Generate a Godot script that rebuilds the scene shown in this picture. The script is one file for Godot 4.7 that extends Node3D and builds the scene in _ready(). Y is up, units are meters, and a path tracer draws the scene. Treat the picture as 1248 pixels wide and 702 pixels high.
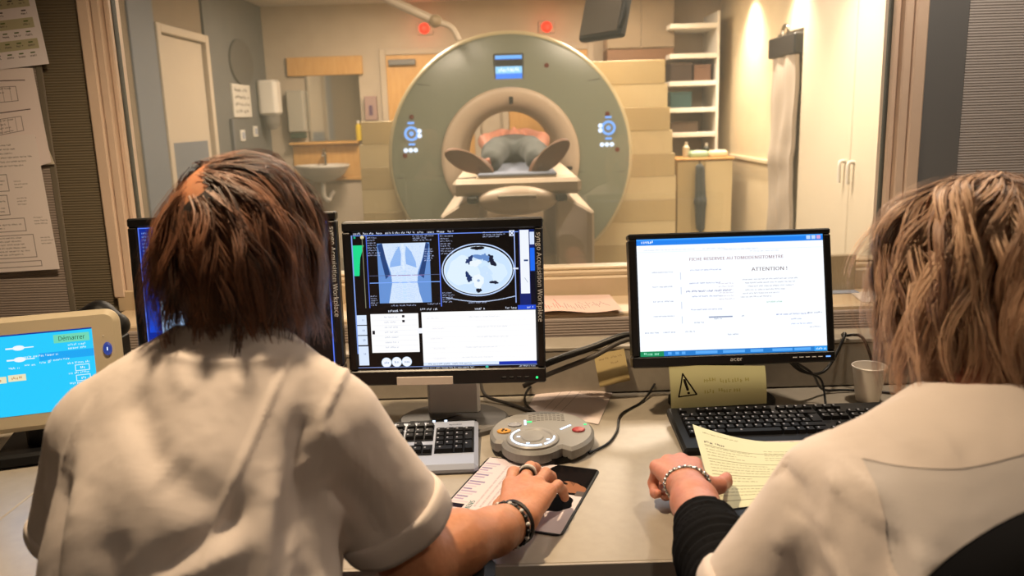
extends Node3D
# A computed-tomography control room: two people at the console desk, the scanner behind the window.

var M := {}
var taken := {}
const DESK := 0.73
const WARM := Color(1.0, 0.88, 0.72)
const SCAN_WARM := Color(1.0, 0.915, 0.81)


func _ready() -> void:
	# camera
	var cam := Camera3D.new()
	cam.name = "camera"
	add_child(cam)
	cam.position = Vector3(0, 1.39, 0)
	cam.rotation = Vector3(-0.205, 0, -0.03)
	var lens := CameraAttributesPhysical.new()
	lens.frustum_focal_length = 34.19
	lens.frustum_focus_distance = 1.68
	lens.exposure_aperture = 5.6
	lens.frustum_near = 0.05
	lens.frustum_far = 60.0
	cam.attributes = lens
	cam.fov = 38.68
	# no daylight reaches these rooms
	var we := WorldEnvironment.new()
	we.name = "surroundings"
	var env := Environment.new()
	env.background_mode = Environment.BG_COLOR
	env.background_color = Color.BLACK
	env.tonemap_mode = Environment.TONE_MAPPER_LINEAR
	env.tonemap_exposure = 1.0
	env.sdfgi_enabled = true
	env.ssao_enabled = true
	env.ssil_enabled = true
	we.environment = env
	add_child(we)
	# lamps (each is built with its light)
	materials()
	ceiling_lamps()
	# structure
	scan_room()
	control_room()
	# things
	scanner()
	patient()
	scan_room_things()
	desk()
	monitors()
	desk_things()
	chairs()
	person_brown_hair()
	person_blond_hair()


func ceiling_lamps() -> void:
	# control room: two recessed warm downlights over the desk, one unseen, added further back as fill, dimmed
	for a in [[Vector3(-0.40, 2.5, -1.3), 5.0, "round recessed ceiling downlight above the brown-haired person", WARM], [Vector3(0.95, 2.5, -1.7), 2.3, "round recessed ceiling downlight above the blond-haired person", Color(1.0, 0.92, 0.82)], [Vector3(0.25, 2.5, 0.9), 1.7, "added round fill downlight in the ceiling behind the two chairs", Color(1.0, 0.92, 0.82)]]:
		var t := thing("ceiling_downlight", a[2], "ceiling lamp", a[0], "downlights of the control room")
		part("trim_ring", MB.new().lathe([[0.075, -0.006], [0.1, -0.006], [0.104, 0.0]], Vector3.ZERO, 24), M.white_plastic, t)
		part("lamp_lens", MB.new().lathe([[0.0, -0.003], [0.075, -0.003]], Vector3.ZERO, 24), M.lamp_glow, t)
		spot(a[0] + Vector3(0, -0.012, 0), a[0] + Vector3(0, -1, 0), 62, 0.7, a[3], a[1], 0.06)
	# scan room: flat ceiling panels, and two wall washers on the right
	for a in [[Vector3(-0.7, 2.505, -4.4), 7.0, "square ceiling light panel on the left above the scanner table"], [Vector3(0.9, 2.505, -4.9), 7.4, "square ceiling light panel on the right above the scanner table"], [Vector3(-1.0, 2.505, -7.1), 6.0, "square ceiling light panel behind the scanner by the sink"], [Vector3(1.0, 2.505, -7.2), 5.0, "square ceiling light panel behind the scanner by the shelves"]]:
		var t := thing("ceiling_light_panel", a[2], "ceiling lamp", a[0], "light panels of the scan room")
		part("frame", MB.new().box(Vector3(0, 0.0, 0), Vector3(0.62, 0.02, 0.62), 0.004), M.white_plastic, t)
		part("diffuser", MB.new().box(Vector3(0, -0.012, 0), Vector3(0.56, 0.006, 0.56), 0.002), M.lamp_glow, t)
		panel_light(Transform3D(Basis(Vector3.RIGHT, -PI / 2), a[0] + Vector3(0, -0.02, 0)), Vector2(0.54, 0.54), SCAN_WARM, a[1])
	for a in [[Vector3(1.9, 2.52, -7.35), 5.5, "small ceiling spotlight washing the right wall near the shelves"], [Vector3(1.9, 2.52, -6.15), 5.5, "small ceiling spotlight washing the right wall above the apron"], [Vector3(1.7, 2.52, -4.9), 2.8, "small ceiling spotlight in front of the tall cupboard"]]:
		var t := thing("ceiling_spotlight", a[2], "ceiling lamp", a[0], "wall washers of the scan room")
		part("trim_ring", MB.new().lathe([[0.04, -0.006], [0.055, -0.006], [0.058, 0.0]], Vector3.ZERO, 20), M.white_plastic, t)
		part("lamp_lens", MB.new().lathe([[0.0, -0.003], [0.04, -0.003]], Vector3.ZERO, 20), M.lamp_glow, t)
		spot(a[0] + Vector3(0, -0.012, 0), a[0] + Vector3(0.12, -1, 0), 48, 0.9, SCAN_WARM, a[1], 0.03)


func ribs() -> ImageTexture:
	# the horizontal ribs of the woven wall covering, one rib in 32 rows
	var im := Image.create(8, 256, false, Image.FORMAT_RGB8)
	for y in 256:
		var h := 0.5 + 0.5 * sin(TAU * y / 32.0)
		for x in 8:
			im.set_pixel(x, y, Color(h, h, h))
	return ImageTexture.create_from_image(im)


func ribbed(col: Color) -> StandardMaterial3D:
	var m := mat(col, 0.85)
	m.uv1_triplanar = true
	m.uv1_world_triplanar = true
	m.uv1_scale = Vector3(18, 18, 18)
	m.heightmap_enabled = true
	m.heightmap_texture = ribs()
	m.heightmap_scale = 0.09
	return m


func materials() -> void:
	M.white_plastic = mat(Color(0.83, 0.81, 0.77), 0.45)
	M.lamp_glow = glow(Color(1.0, 0.86, 0.66), 2.5)
	M.black_plastic = mat(Color(0.06, 0.06, 0.065), 0.5, 0.0, 0.35)
	M.bezel = mat(Color(0.028, 0.026, 0.028), 0.38)
	M.key_black = mat(Color(0.016, 0.016, 0.019), 0.55, 0.0, 0.35)
	M.grey_plastic = mat(Color(0.42, 0.41, 0.40), 0.5)
	M.silver_plastic = mat(Color(0.60, 0.63, 0.70), 0.38)  # the bluish tint stands in for light from the screens
	M.beige_plastic = mat(Color(0.74, 0.69, 0.59), 0.42)
	M.chrome = mat(Color(0.75, 0.74, 0.72), 0.2, 1.0)
	M.dull_metal = mat(Color(0.55, 0.53, 0.5), 0.35, 1.0)
	M.ink = mat(Color(0.05, 0.05, 0.06), 0.9)
	M.bezel_print = mat(Color(0.82, 0.82, 0.82), 0.7)
	M.wall_olive = ribbed(Color(0.41, 0.37, 0.30))
	M.wall_grey = ribbed(Color(0.58, 0.53, 0.50))
	M.wall_right = ribbed(Color(0.63, 0.61, 0.61))
	M.wall_dark = mat(Color(0.39, 0.395, 0.405), 0.8)
	M.frame = grain(mat(Color.WHITE, 0.45), Color(0.80, 0.71, 0.64), Color(0.84, 0.75, 0.68), 0.01, Vector3(1, 1, 1), 3)
	M.sill = grain(mat(Color.WHITE, 0.4), Color(0.74, 0.66, 0.55), Color(0.78, 0.70, 0.59), 0.012, Vector3(1, 1, 1), 4)
	M.laminate = grain(mat(Color.WHITE, 0.38), Color(0.61, 0.575, 0.52), Color(0.64, 0.605, 0.55), 0.02, Vector3(3, 3, 3), 5)
	M.edge = mat(Color(0.70, 0.67, 0.64), 0.5)
	M.floor = grain(mat(Color.WHITE, 0.35), Color(0.34, 0.31, 0.28), Color(0.40, 0.37, 0.33), 0.03, Vector3(1, 1, 1), 6)
	M.plaster = grain(mat(Color.WHITE, 0.85), Color(0.70, 0.66, 0.60), Color(0.73, 0.69, 0.63), 0.01, Vector3(0.7, 0.7, 0.7), 7)
	M.ceiling = mat(Color(0.78, 0.75, 0.70), 0.9)
	M.scan_wall = grain(mat(Color.WHITE, 0.8), Color(0.69, 0.63, 0.55), Color(0.72, 0.66, 0.58), 0.01, Vector3(0.7, 0.7, 0.7), 8)
	M.scan_wall_right = grain(mat(Color.WHITE, 0.7), Color(0.80, 0.74, 0.62), Color(0.83, 0.77, 0.65), 0.01, Vector3(0.7, 0.7, 0.7), 9)
	M.grey_wall = grain(mat(Color.WHITE, 0.8), Color(0.36, 0.36, 0.35), Color(0.39, 0.39, 0.38), 0.01, Vector3(0.7, 0.7, 0.7), 10)
	M.tan_wall = grain(mat(Color.WHITE, 0.8), Color(0.47, 0.41, 0.33), Color(0.50, 0.44, 0.36), 0.01, Vector3(0.7, 0.7, 0.7), 11)
	M.blue_grey = mat(Color(0.42, 0.44, 0.47), 0.7)
	M.door_white = mat(Color(0.72, 0.67, 0.60), 0.55)
	M.wood = grain(mat(Color.WHITE, 0.5), Color(0.74, 0.55, 0.29), Color(0.80, 0.62, 0.36), 0.02, Vector3(2.0, 0.35, 2.0), 12)
	M.cupboard = mat(Color(0.82, 0.78, 0.70), 0.5)
	M.gantry_face = mat(Color(0.44, 0.455, 0.39), 0.3)
	M.gantry_rim = mat(Color(0.74, 0.69, 0.55), 0.4)
	M.gantry_ring = mat(Color(0.70, 0.62, 0.53), 0.45)
	M.gantry_cream = mat(Color(0.80, 0.73, 0.57), 0.45)
	M.gantry_cream_b = mat(Color(0.71, 0.63, 0.46), 0.45)
	M.seam = mat(Color(0.22, 0.22, 0.19), 0.7)
	M.table_tan = mat(Color(0.74, 0.67, 0.58), 0.42)
	M.ceramic = mat(Color(0.80, 0.78, 0.74), 0.15)
	M.mirror = mat(Color(0.82, 0.82, 0.80), 0.06, 1.0)
	M.glass = mat(Color(0.9, 0.95, 0.93, 0.06), 0.02)
	M.glass.transparency = BaseMaterial3D.TRANSPARENCY_ALPHA
	M.red_glow = glow(Color(1.0, 0.17, 0.07), 2.2)
	M.white_glow = glow(Color(0.86, 0.92, 1.0), 1.6)
	M.blue_glow = glow(Color(0.45, 0.68, 1.0), 1.3)
	M.green_glow = glow(Color(0.2, 1.0, 0.55), 1.2)
	M.paper = mat(Color(0.80, 0.75, 0.71), 0.85)
	M.cable = mat(Color(0.02, 0.02, 0.02), 0.45)
	M.cable_grey = mat(Color(0.30, 0.28, 0.26), 0.5)
	M.skin = skin(Color(0.72, 0.48, 0.34), Color(0.78, 0.54, 0.40), 21)
	M.skin_pink = skin(Color(0.74, 0.48, 0.39), Color(0.80, 0.54, 0.45), 22)
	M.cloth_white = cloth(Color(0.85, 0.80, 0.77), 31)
	M.cloth_greyer = cloth(Color(0.77, 0.74, 0.73), 38)
	M.silver = mat(Color(0.78, 0.77, 0.75), 0.25)
	M.cloth_black = cloth(Color(0.055, 0.055, 0.06), 32)
	M.cloth_black.rim_enabled = false
	M.cloth_black.metallic_specular = 0.2
	M.cloth_dark = cloth(Color(0.035, 0.035, 0.04), 33)
	M.chair_black = cloth(Color(0.05, 0.05, 0.06), 34)
	M.chair_black.rim_enabled = false
	M.chair_black.metallic_specular = 0.2
	M.denim = cloth(Color(0.24, 0.255, 0.25), 35)
	M.hair = mat(Color.WHITE, 0.46)
	M.hair.vertex_color_use_as_albedo = true
	M.hair_cap_brown = mat(Color(0.13, 0.075, 0.05), 0.7)
	M.hair_cap_blond = mat(Color(0.30, 0.19, 0.12), 0.7)


func skin(a: Color, b: Color, seed_no: int) -> StandardMaterial3D:
	var m := grain(mat(Color.WHITE, 0.5), a, b, 0.03, Vector3(6, 6, 6), seed_no, 0.03)
	m.subsurf_scatter_enabled = true
	m.subsurf_scatter_strength = 0.12
	return m


func cloth(col: Color, seed_no: int) -> StandardMaterial3D:
	var m := grain(mat(Color.WHITE, 0.9), col.darkened(0.05), col.lightened(0.02), 0.35, Vector3(9, 9, 9), seed_no, 0.04, 2)
	m.rim_enabled = true
	m.rim = 0.15
	m.rim_tint = 0.5
	return m



# ---------------------------------------------------------------- the scan room behind the window
func scan_room() -> void:
	var t := 0.12
	shell("floor_scan_room", MB.new().span(Vector3(-2.52, -0.1, -8.62), Vector3(2.27, 0, -2.24)), M.floor)
	shell("ceiling_scan_room", MB.new().span(Vector3(-2.52, 2.53, -8.62), Vector3(2.27, 2.65, -2.24)), M.ceiling)
	shell("wall_scan_back", MB.new().span(Vector3(-2.52, 0, -8.62), Vector3(2.27, 2.53, -8.5)), M.scan_wall)
	shell("wall_scan_right", MB.new().span(Vector3(2.15, 0, -8.5), Vector3(2.15 + t, 2.53, -2.275)), M.scan_wall_right)
	# the left wall: tan near the window, a blue-grey panel, the door, then grey
	var left := shell("wall_scan_left", MB.new().span(Vector3(-2.4 - t, 0, -5.49), Vector3(-2.4, 2.53, -2.275)).span(Vector3(-2.4 - t, 2.1, -6.8), Vector3(-2.4, 2.53, -5.49)), M.tan_wall)
	part("wall_panel", MB.new().span(Vector3(-2.4 - t, 0, -5.86), Vector3(-2.385, 2.53, -5.47), 0.004), M.blue_grey, left, "blue-grey wall panel")
	part("wall_panel", MB.new().span(Vector3(-2.4 - t, 0, -8.5), Vector3(-2.4, 2.53, -6.86)), M.grey_wall, left, "grey painted wall")
	var d := Node3D.new()
	d.name = "door_1"
	add_child(d)
	d.set_meta("kind", "structure")
	part("door_frame", MB.new().span(Vector3(-2.47, 0, -5.93), Vector3(-2.37, 2.1, -5.86), 0.005).span(Vector3(-2.47, 0, -6.86), Vector3(-2.37, 2.1, -6.79), 0.005).span(Vector3(-2.47, 2.04, -6.79), Vector3(-2.37, 2.1, -5.93), 0.005), M.door_white, d)
	part("door_leaf", MB.new().span(Vector3(-2.45, 0.01, -6.785), Vector3(-2.41, 2.035, -5.935), 0.004), M.door_white, d)
	part("kick_plate", MB.new().span(Vector3(-2.41, 0.1, -6.7), Vector3(-2.404, 1.28, -5.98), 0.002), M.blue_grey, d)
	part("door_handle", MB.new().tube([Vector3(-2.41, 1.05, -6.72), Vector3(-2.36, 1.05, -6.72), Vector3(-2.355, 1.05, -6.6)], 0.01, 8), M.dull_metal, d)
	# two wooden doors in the back wall
	for a in [[-1.19, -0.33, "door_2"], [0.02, 0.82, "door_3"]]:
		var w := Node3D.new()
		w.name = a[2]
		add_child(w)
		w.set_meta("kind", "structure")
		part("door_leaf", MB.new().span(Vector3(a[0], 0.01, -8.5), Vector3(a[1], 2.03, -8.47), 0.004), M.wood, w)
		part("door_frame", MB.new().span(Vector3(a[0] - 0.06, 0, -8.5), Vector3(a[0], 2.09, -8.455), 0.005).span(Vector3(a[1], 0, -8.5), Vector3(a[1] + 0.06, 2.09, -8.455), 0.005).span(Vector3(a[0], 2.03, -8.5), Vector3(a[1], 2.09, -8.455), 0.005), M.scan_wall, w)
		part("door_closer", MB.new().span(Vector3(a[0] + 0.03, 1.93, -8.47), Vector3(a[0] + 0.3, 1.985, -8.42), 0.006), M.grey_plastic, w)
		part("door_handle", MB.new().tube([Vector3(a[1] - 0.06, 1.02, -8.47), Vector3(a[1] - 0.06, 1.02, -8.42), Vector3(a[1] - 0.18, 1.02, -8.415)], 0.01, 8), M.dull_metal, w)


func scanner() -> void:
	var c := Vector3(0.02, 1.085, -6.4)
	var front := Basis(Vector3.RIGHT, PI / 2)
	var s := thing("ct_scanner", "large round grey-green scanner gantry with a cream bore ring", "scanner", Vector3(0.02, 0, -6.4))
	var o := Vector3(0, 1.085, 0)
	part("gantry_cover", MB.new().lathe([[0.917, -0.004], [0.9, 0.006], [0.75, 0.022], [0.6, 0.03], [0.53, 0.032]], o, 96, front, false), M.gantry_face, s, "glossy grey-green front cover")
	part("rim", MB.new().lathe([[0.87, -0.28], [0.92, -0.27], [0.944, -0.22], [0.95, -0.1], [0.945, -0.04], [0.93, -0.012], [0.917, -0.004]], o, 96, front, false), M.gantry_rim, s)
	part("bore_ring", MB.new().lathe([[0.53, 0.032], [0.53, 0.055], [0.52, 0.072], [0.49, 0.08], [0.44, 0.07], [0.4, 0.04], [0.375, 0.0], [0.362, -0.07], [0.36, -0.1]], o, 80, front, false), M.gantry_ring, s, "cream ring round the bore")
	part("bore_tube", MB.new().lathe([[0.36, -0.1], [0.355, -0.9], [0.41, -0.98]], o, 64, front), M.gantry_ring, s)
	part("barrel", MB.new().lathe([[0.41, -0.98], [0.8, -0.96], [0.86, -0.9], [0.87, -0.28]], o, 64, front), M.gantry_cream_b, s)
	part("base", MB.new().span(Vector3(-0.62, 0, -0.86), Vector3(0.62, 0.32, -0.12), 0.03), M.gantry_cream, s)
	# the striped covers of the rear housing
	var y := 0.06
	for i in 9:
		var top := y + 0.197
		var edge := lerpf(1.44, 1.335, clampf((top - 0.95) / 0.9, 0, 1))
		part("cover_band", MB.new().span(Vector3(0.5, y, -1.5), Vector3(edge, top, -0.8 - 0.003 * (i % 2)), 0.003), M.gantry_cream if i % 2 else M.gantry_cream_b, s)
		y = top
	y = 0.06
	for i in 7:
		var top := y + 0.19
		part("cover_band", MB.new().span(Vector3(-1.27 + (0.03 if i == 6 else 0.0), y, -1.3), Vector3(-0.5, top, -0.6 - 0.003 * (i % 2)), 0.003), M.gantry_cream if i % 2 else M.gantry_cream_b, s)
		y = top
	# seams of the front cover
	for a in [[1, 0.0], [-1, 0.0]]:
		var up := []
		var low := []
		for k in 13:
			var u := float(k) / 12.0
			up.append(o + Vector3(a[0] * (0.01 + 0.68 * u), 0.525 + 0.045 * u * u, 0.031 - 0.022 * u))
			low.append(o + Vector3(a[0] * (0.5 + 0.38 * u), -0.12 - 0.01 * u, 0.033 - 0.026 * u))
		part("seam", MB.new().tube(up, 0.0035, 6), M.seam, s)
		part("seam", MB.new().tube(low, 0.003, 6), M.seam, s)
	# positioning marks and laser windows
	for p in [Vector3(0.015, 0.43, 0.07), Vector3(-0.42, -0.3, 0.055), Vector3(0.445, -0.09, 0.068)]:
		part("mark", MB.new().box(o + p, Vector3(0.03 if absf(p.x) < 0.1 else 0.055, 0.055 if absf(p.x) < 0.1 else 0.03, 0.02), 0.004), M.black_plastic, s)
	for p in [Vector3(0.29, 0.68, 0.024), Vector3(-0.745, 0.33, 0.018), Vector3(0.745, 0.31, 0.018), Vector3(-0.81, 0.04, 0.014), Vector3(0.82, 0.04, 0.014)]:
		part("laser_window", MB.new().lathe([[0.018, 0.0], [0.018, 0.006], [0.0, 0.008]], o + p, 12, front), mat(Color(0.35, 0.1, 0.05), 0.2), s)
	# the status display at the top
	var a := Art.new(160, 132, Color(0.15, 0.5, 0.95), 4)
	a.rect(0, 0, 160, 18, Color(0.4, 0.7, 1.0))
	a.rect(0, 22, 160, 40, Color(0.02, 0.02, 0.04))
	a.rect(0, 62, 160, 40, Color(0.55, 0.82, 1.0))
	a.row(20, 70, 60, 22, Color(1, 1, 1))
	a.row(90, 68, 52, 24, Color(1, 1, 1))
	var disp := part("display", MB.new().box(o + Vector3(0.005, 0.675, 0.02), Vector3(0.23, 0.2, 0.02), 0.006), M.seam, s)
	var q := MB.new()
	q.xf = Transform3D(Basis.IDENTITY, o + Vector3(0.005, 0.675, 0.031))
	q.quad(Vector3(-0.1, -0.085, 0), Vector3(0.1, -0.085, 0), Vector3(0.1, 0.085, 0), Vector3(-0.1, 0.085, 0))
	part("screen", q, screen(a, 1.3), disp)
	panel_light(Transform3D(Basis(Vector3.UP, PI), c + Vector3(0.005, 0.675, 0.04)), Vector2(0.2, 0.17), Color(0.4, 0.7, 1.0), 0.01)
	# the two lit keypads
	for side in [-1.0, 1.0]:
		var k := o + Vector3(0.752 * side + 0.0, 0.205, 0.02)
		var pad := part("keypad", MB.new().lathe([[0.075, 0.0], [0.075, 0.004], [0.0, 0.006]], k, 28, front), M.gantry_face, s)
		part("glowing_ring", MB.new().lathe([[0.036, 0.004], [0.038, 0.009], [0.054, 0.009], [0.056, 0.004]], k, 28, front).lathe([[0.018, 0.004], [0.018, 0.01], [0.0, 0.01]], k, 16, front), M.blue_glow, pad)
		for b in [[0.0, 0.08, 0.05, 0.016], [0.0, -0.08, 0.05, 0.016]]:
			part("glowing_key", MB.new().box(k + Vector3(b[0], b[1], 0.008), Vector3(b[2], b[3], 0.008), 0.003), M.blue_glow, pad)
		for b in [Vector2(-0.062 * side, 0.018), Vector2(-0.062 * side, -0.018), Vector2(-0.05, -0.125), Vector2(-0.012, -0.125), Vector2(0.026, -0.125)]:
			part("glowing_key", MB.new().lathe([[0.017, 0.0], [0.017, 0.009], [0.0, 0.011]], k + Vector3(b.x, b.y, 0), 14, front), M.white_glow, pad)

	# the patient table in front of the bore
	var t := thing("patient_table", "long cream scanner table carrying the patient into the bore", "scanner table", Vector3(0.04, 0, -4.2))
	part("tabletop", MB.new().span(Vector3(-0.21, 1.065, -2.4), Vector3(0.21, 1.095, -0.06), 0.008), M.table_tan, t)
	part("mattress", MB.new().span(Vector3(-0.2, 1.092, -2.3), Vector3(0.21, 1.108, -0.06), 0.006), mat(Color(0.42, 0.45, 0.52), 0.7), t, "thin blue-grey mat")
	part("carriage", MB.new().span(Vector3(-0.33, 1.0, -1.75), Vector3(0.33, 1.082, 0.01), 0.02), M.table_tan, t)
	for sd in [-1.0, 1.0]:
		var wing := PackedVector2Array()
		for wq in [[0.2, -0.985], [0.245, -0.985], [0.4, -0.895], [0.4, -0.62], [0.3, -0.52], [0.2, -0.52]]:
			wing.append(Vector2(wq[0] * sd, wq[1]))
		part("side_rail", MB.new().prism(wing, 0.0, 1.6, 0.012, Transform3D(Basis(Vector3.RIGHT, PI / 2), Vector3(0, 0, -1.66))), M.table_tan, t)
		part("clamp", MB.new().span(Vector3(sd * 0.2, 0.965, -0.03), Vector3(sd * 0.255, 1.0, 0.03), 0.006), M.black_plastic, t)
	var rows := []
	for r in 11:
		var u := float(r) / 10.0
		var row := []
		for k in 40:
			var an := TAU * k / 40
			row.append(Vector3(0.21 * cos(an) * sin(u * PI / 2), 0.975 + 0.078 * sin(an) * sin(u * PI / 2), 0.075 - 0.1 * u * u))
		rows.append(row)
	var cap := MB.new()
	cap.grid(rows, true, true)
	part("end_cap", cap, M.gantry_ring, t, "domed oval end cover")
	part("grip", MB.new().box(Vector3(0, 1.0, 0.072), Vector3(0.2, 0.022, 0.016), 0.007), mat(Color(0.58, 0.53, 0.45), 0.5), t)
	part("keyhole", MB.new().lathe([[0.006, 0.0], [0.006, 0.004], [0.0, 0.005]], Vector3(0, 0.925, 0.045), 10, front), M.black_plastic, t)
	part("column", MB.new().span(Vector3(-0.3, 0.1, -1.6), Vector3(0.3, 0.66, -0.1), 0.04), M.table_tan, t)
	part("foot", MB.new().span(Vector3(-0.36, 0, -1.75), Vector3(0.36, 0.12, 0.0), 0.03), M.gantry_cream_b, t)


func patient() -> void:
	var p := thing("person", "patient in grey clothes and brown shoes lying on the scanner table", "person", Vector3(0.04, 1.108, -5.2))
	var b := p.position
	var f := Field.new()
	f.chain([Vector3(0.05, 1.215, -6.12) - b, Vector3(0.05, 1.19, -5.95) - b], [0.08, 0.055], 0.03)
	f.ell(Vector3(0.05, 1.215, -6.1) - b, Vector3(0.075, 0.09, 0.105), Basis.IDENTITY, 0.02)
	f.cone(Vector3(0.05, 1.31, -6.09) - b, Vector3(0.05, 1.3, -6.07) - b, 0.014, 0.016, 0.02)
	f.ell(Vector3(0.04, 1.18, -5.62) - b, Vector3(0.13, 0.045, 0.28), Basis.IDENTITY, 0.04)
	for s in [-1.0, 1.0]:
		var sh := Vector3(0.045 + s * 0.17, 1.18, -5.85)
		var el := Vector3(0.045 + s * 0.2, 1.225, -5.98)
		f.chain([sh - b, el - b, Vector3(0.045 + s * 0.1, 1.27, -6.17) - b], [0.055, 0.052, 0.04], 0.03)
		f.ell(Vector3(0.045 + s * 0.05, 1.28, -6.2) - b, Vector3(0.05, 0.025, 0.06), Basis.IDENTITY, 0.03)
		f.chain([Vector3(0.04 + s * 0.1, 1.19, -5.3) - b, Vector3(0.04 + s * 0.135, 1.178, -4.85) - b, Vector3(0.03 + s * 0.135, 1.16, -4.45) - b], [0.05, 0.045, 0.032], 0.02)
	var mb := MB.new()
	f.into(mb, 0.014)
	part("body", mb, M.skin_pink, p)
	var tr := Field.new()
	for s in [-1.0, 1.0]:
		tr.chain([Vector3(0.04 + s * 0.1, 1.19, -5.35) - b, Vector3(0.04 + s * 0.12, 1.185, -4.88) - b, Vector3(0.03 + s * 0.12, 1.165, -4.47) - b], [0.078, 0.066, 0.054], 0.03)
	tr.ell(Vector3(0.04, 1.175, -5.38) - b, Vector3(0.165, 0.065, 0.13), Basis.IDENTITY, 0.05)
	mb = MB.new()
	tr.into(mb, 0.014, func(q: Vector3, _n: Vector3): return 0.006 * sin(q.z * 60.0 + q.x * 30.0))
	part("trousers", mb, M.denim, p, "grey jeans")
	var shirt := Field.new()
	shirt.ell(Vector3(0.04, 1.19, -5.6) - b, Vector3(0.175, 0.08, 0.3), Basis.IDENTITY, 0.04)
	shirt.ell(Vector3(0.04, 1.195, -5.78) - b, Vector3(0.19, 0.075, 0.12), Basis.IDENTITY, 0.05)
	mb = MB.new()
	shirt.into(mb, 0.016)
	part("shirt", mb, cloth(Color(0.07, 0.075, 0.075), 36), p, "dark grey shirt")
	for a in [[Vector3(-0.205, 1.165, -4.38), Vector3(-0.91, 0.42, 0.1)], [Vector3(0.215, 1.175, -4.38), Vector3(0.76, 0.65, 0.1)]]:
		var d: Vector3 = a[1].normalized()
		var w := Vector3(0, 0, 1)
		var h := w.cross(d).normalized()
		w = d.cross(h).normalized()
		var bs := Basis(d, h, w)
		var at: Vector3 = a[0] - b
		var sh2 := Field.new()
		sh2.ell(at + d * 0.045, Vector3(0.095, 0.048, 0.04), bs, 0.02)
		sh2.ell(at - d * 0.07, Vector3(0.07, 0.036, 0.045), bs, 0.03)
		sh2.cone(at - d * 0.06, at - d * 0.06 - w * 0.09, 0.042, 0.045, 0.03)
		mb = MB.new()
		sh2.into(mb, 0.009)
		var shoe := part("shoe", mb, mat(Color(0.36, 0.22, 0.12), 0.6), p, "brown shoe seen from below")
		var sole := PackedVector2Array()
		for k in 28:
			var an := TAU * k / 28
			var x := 0.14 * cos(an)
			sole.append(Vector2(x, (0.042 + 0.012 * cos(an) - 0.01 * cos(an * 2.0)) * sin(an)))
		part("sole", MB.new().prism(sole, 0.0, 0.018, 0.005, Transform3D(Basis(d, w, -h), at + w * 0.03), true), grain(mat(Color.WHITE, 0.7), Color(0.36, 0.235, 0.13), Color(0.44, 0.29, 0.17), 0.1, Vector3(6, 6, 6), 41), shoe)


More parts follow.
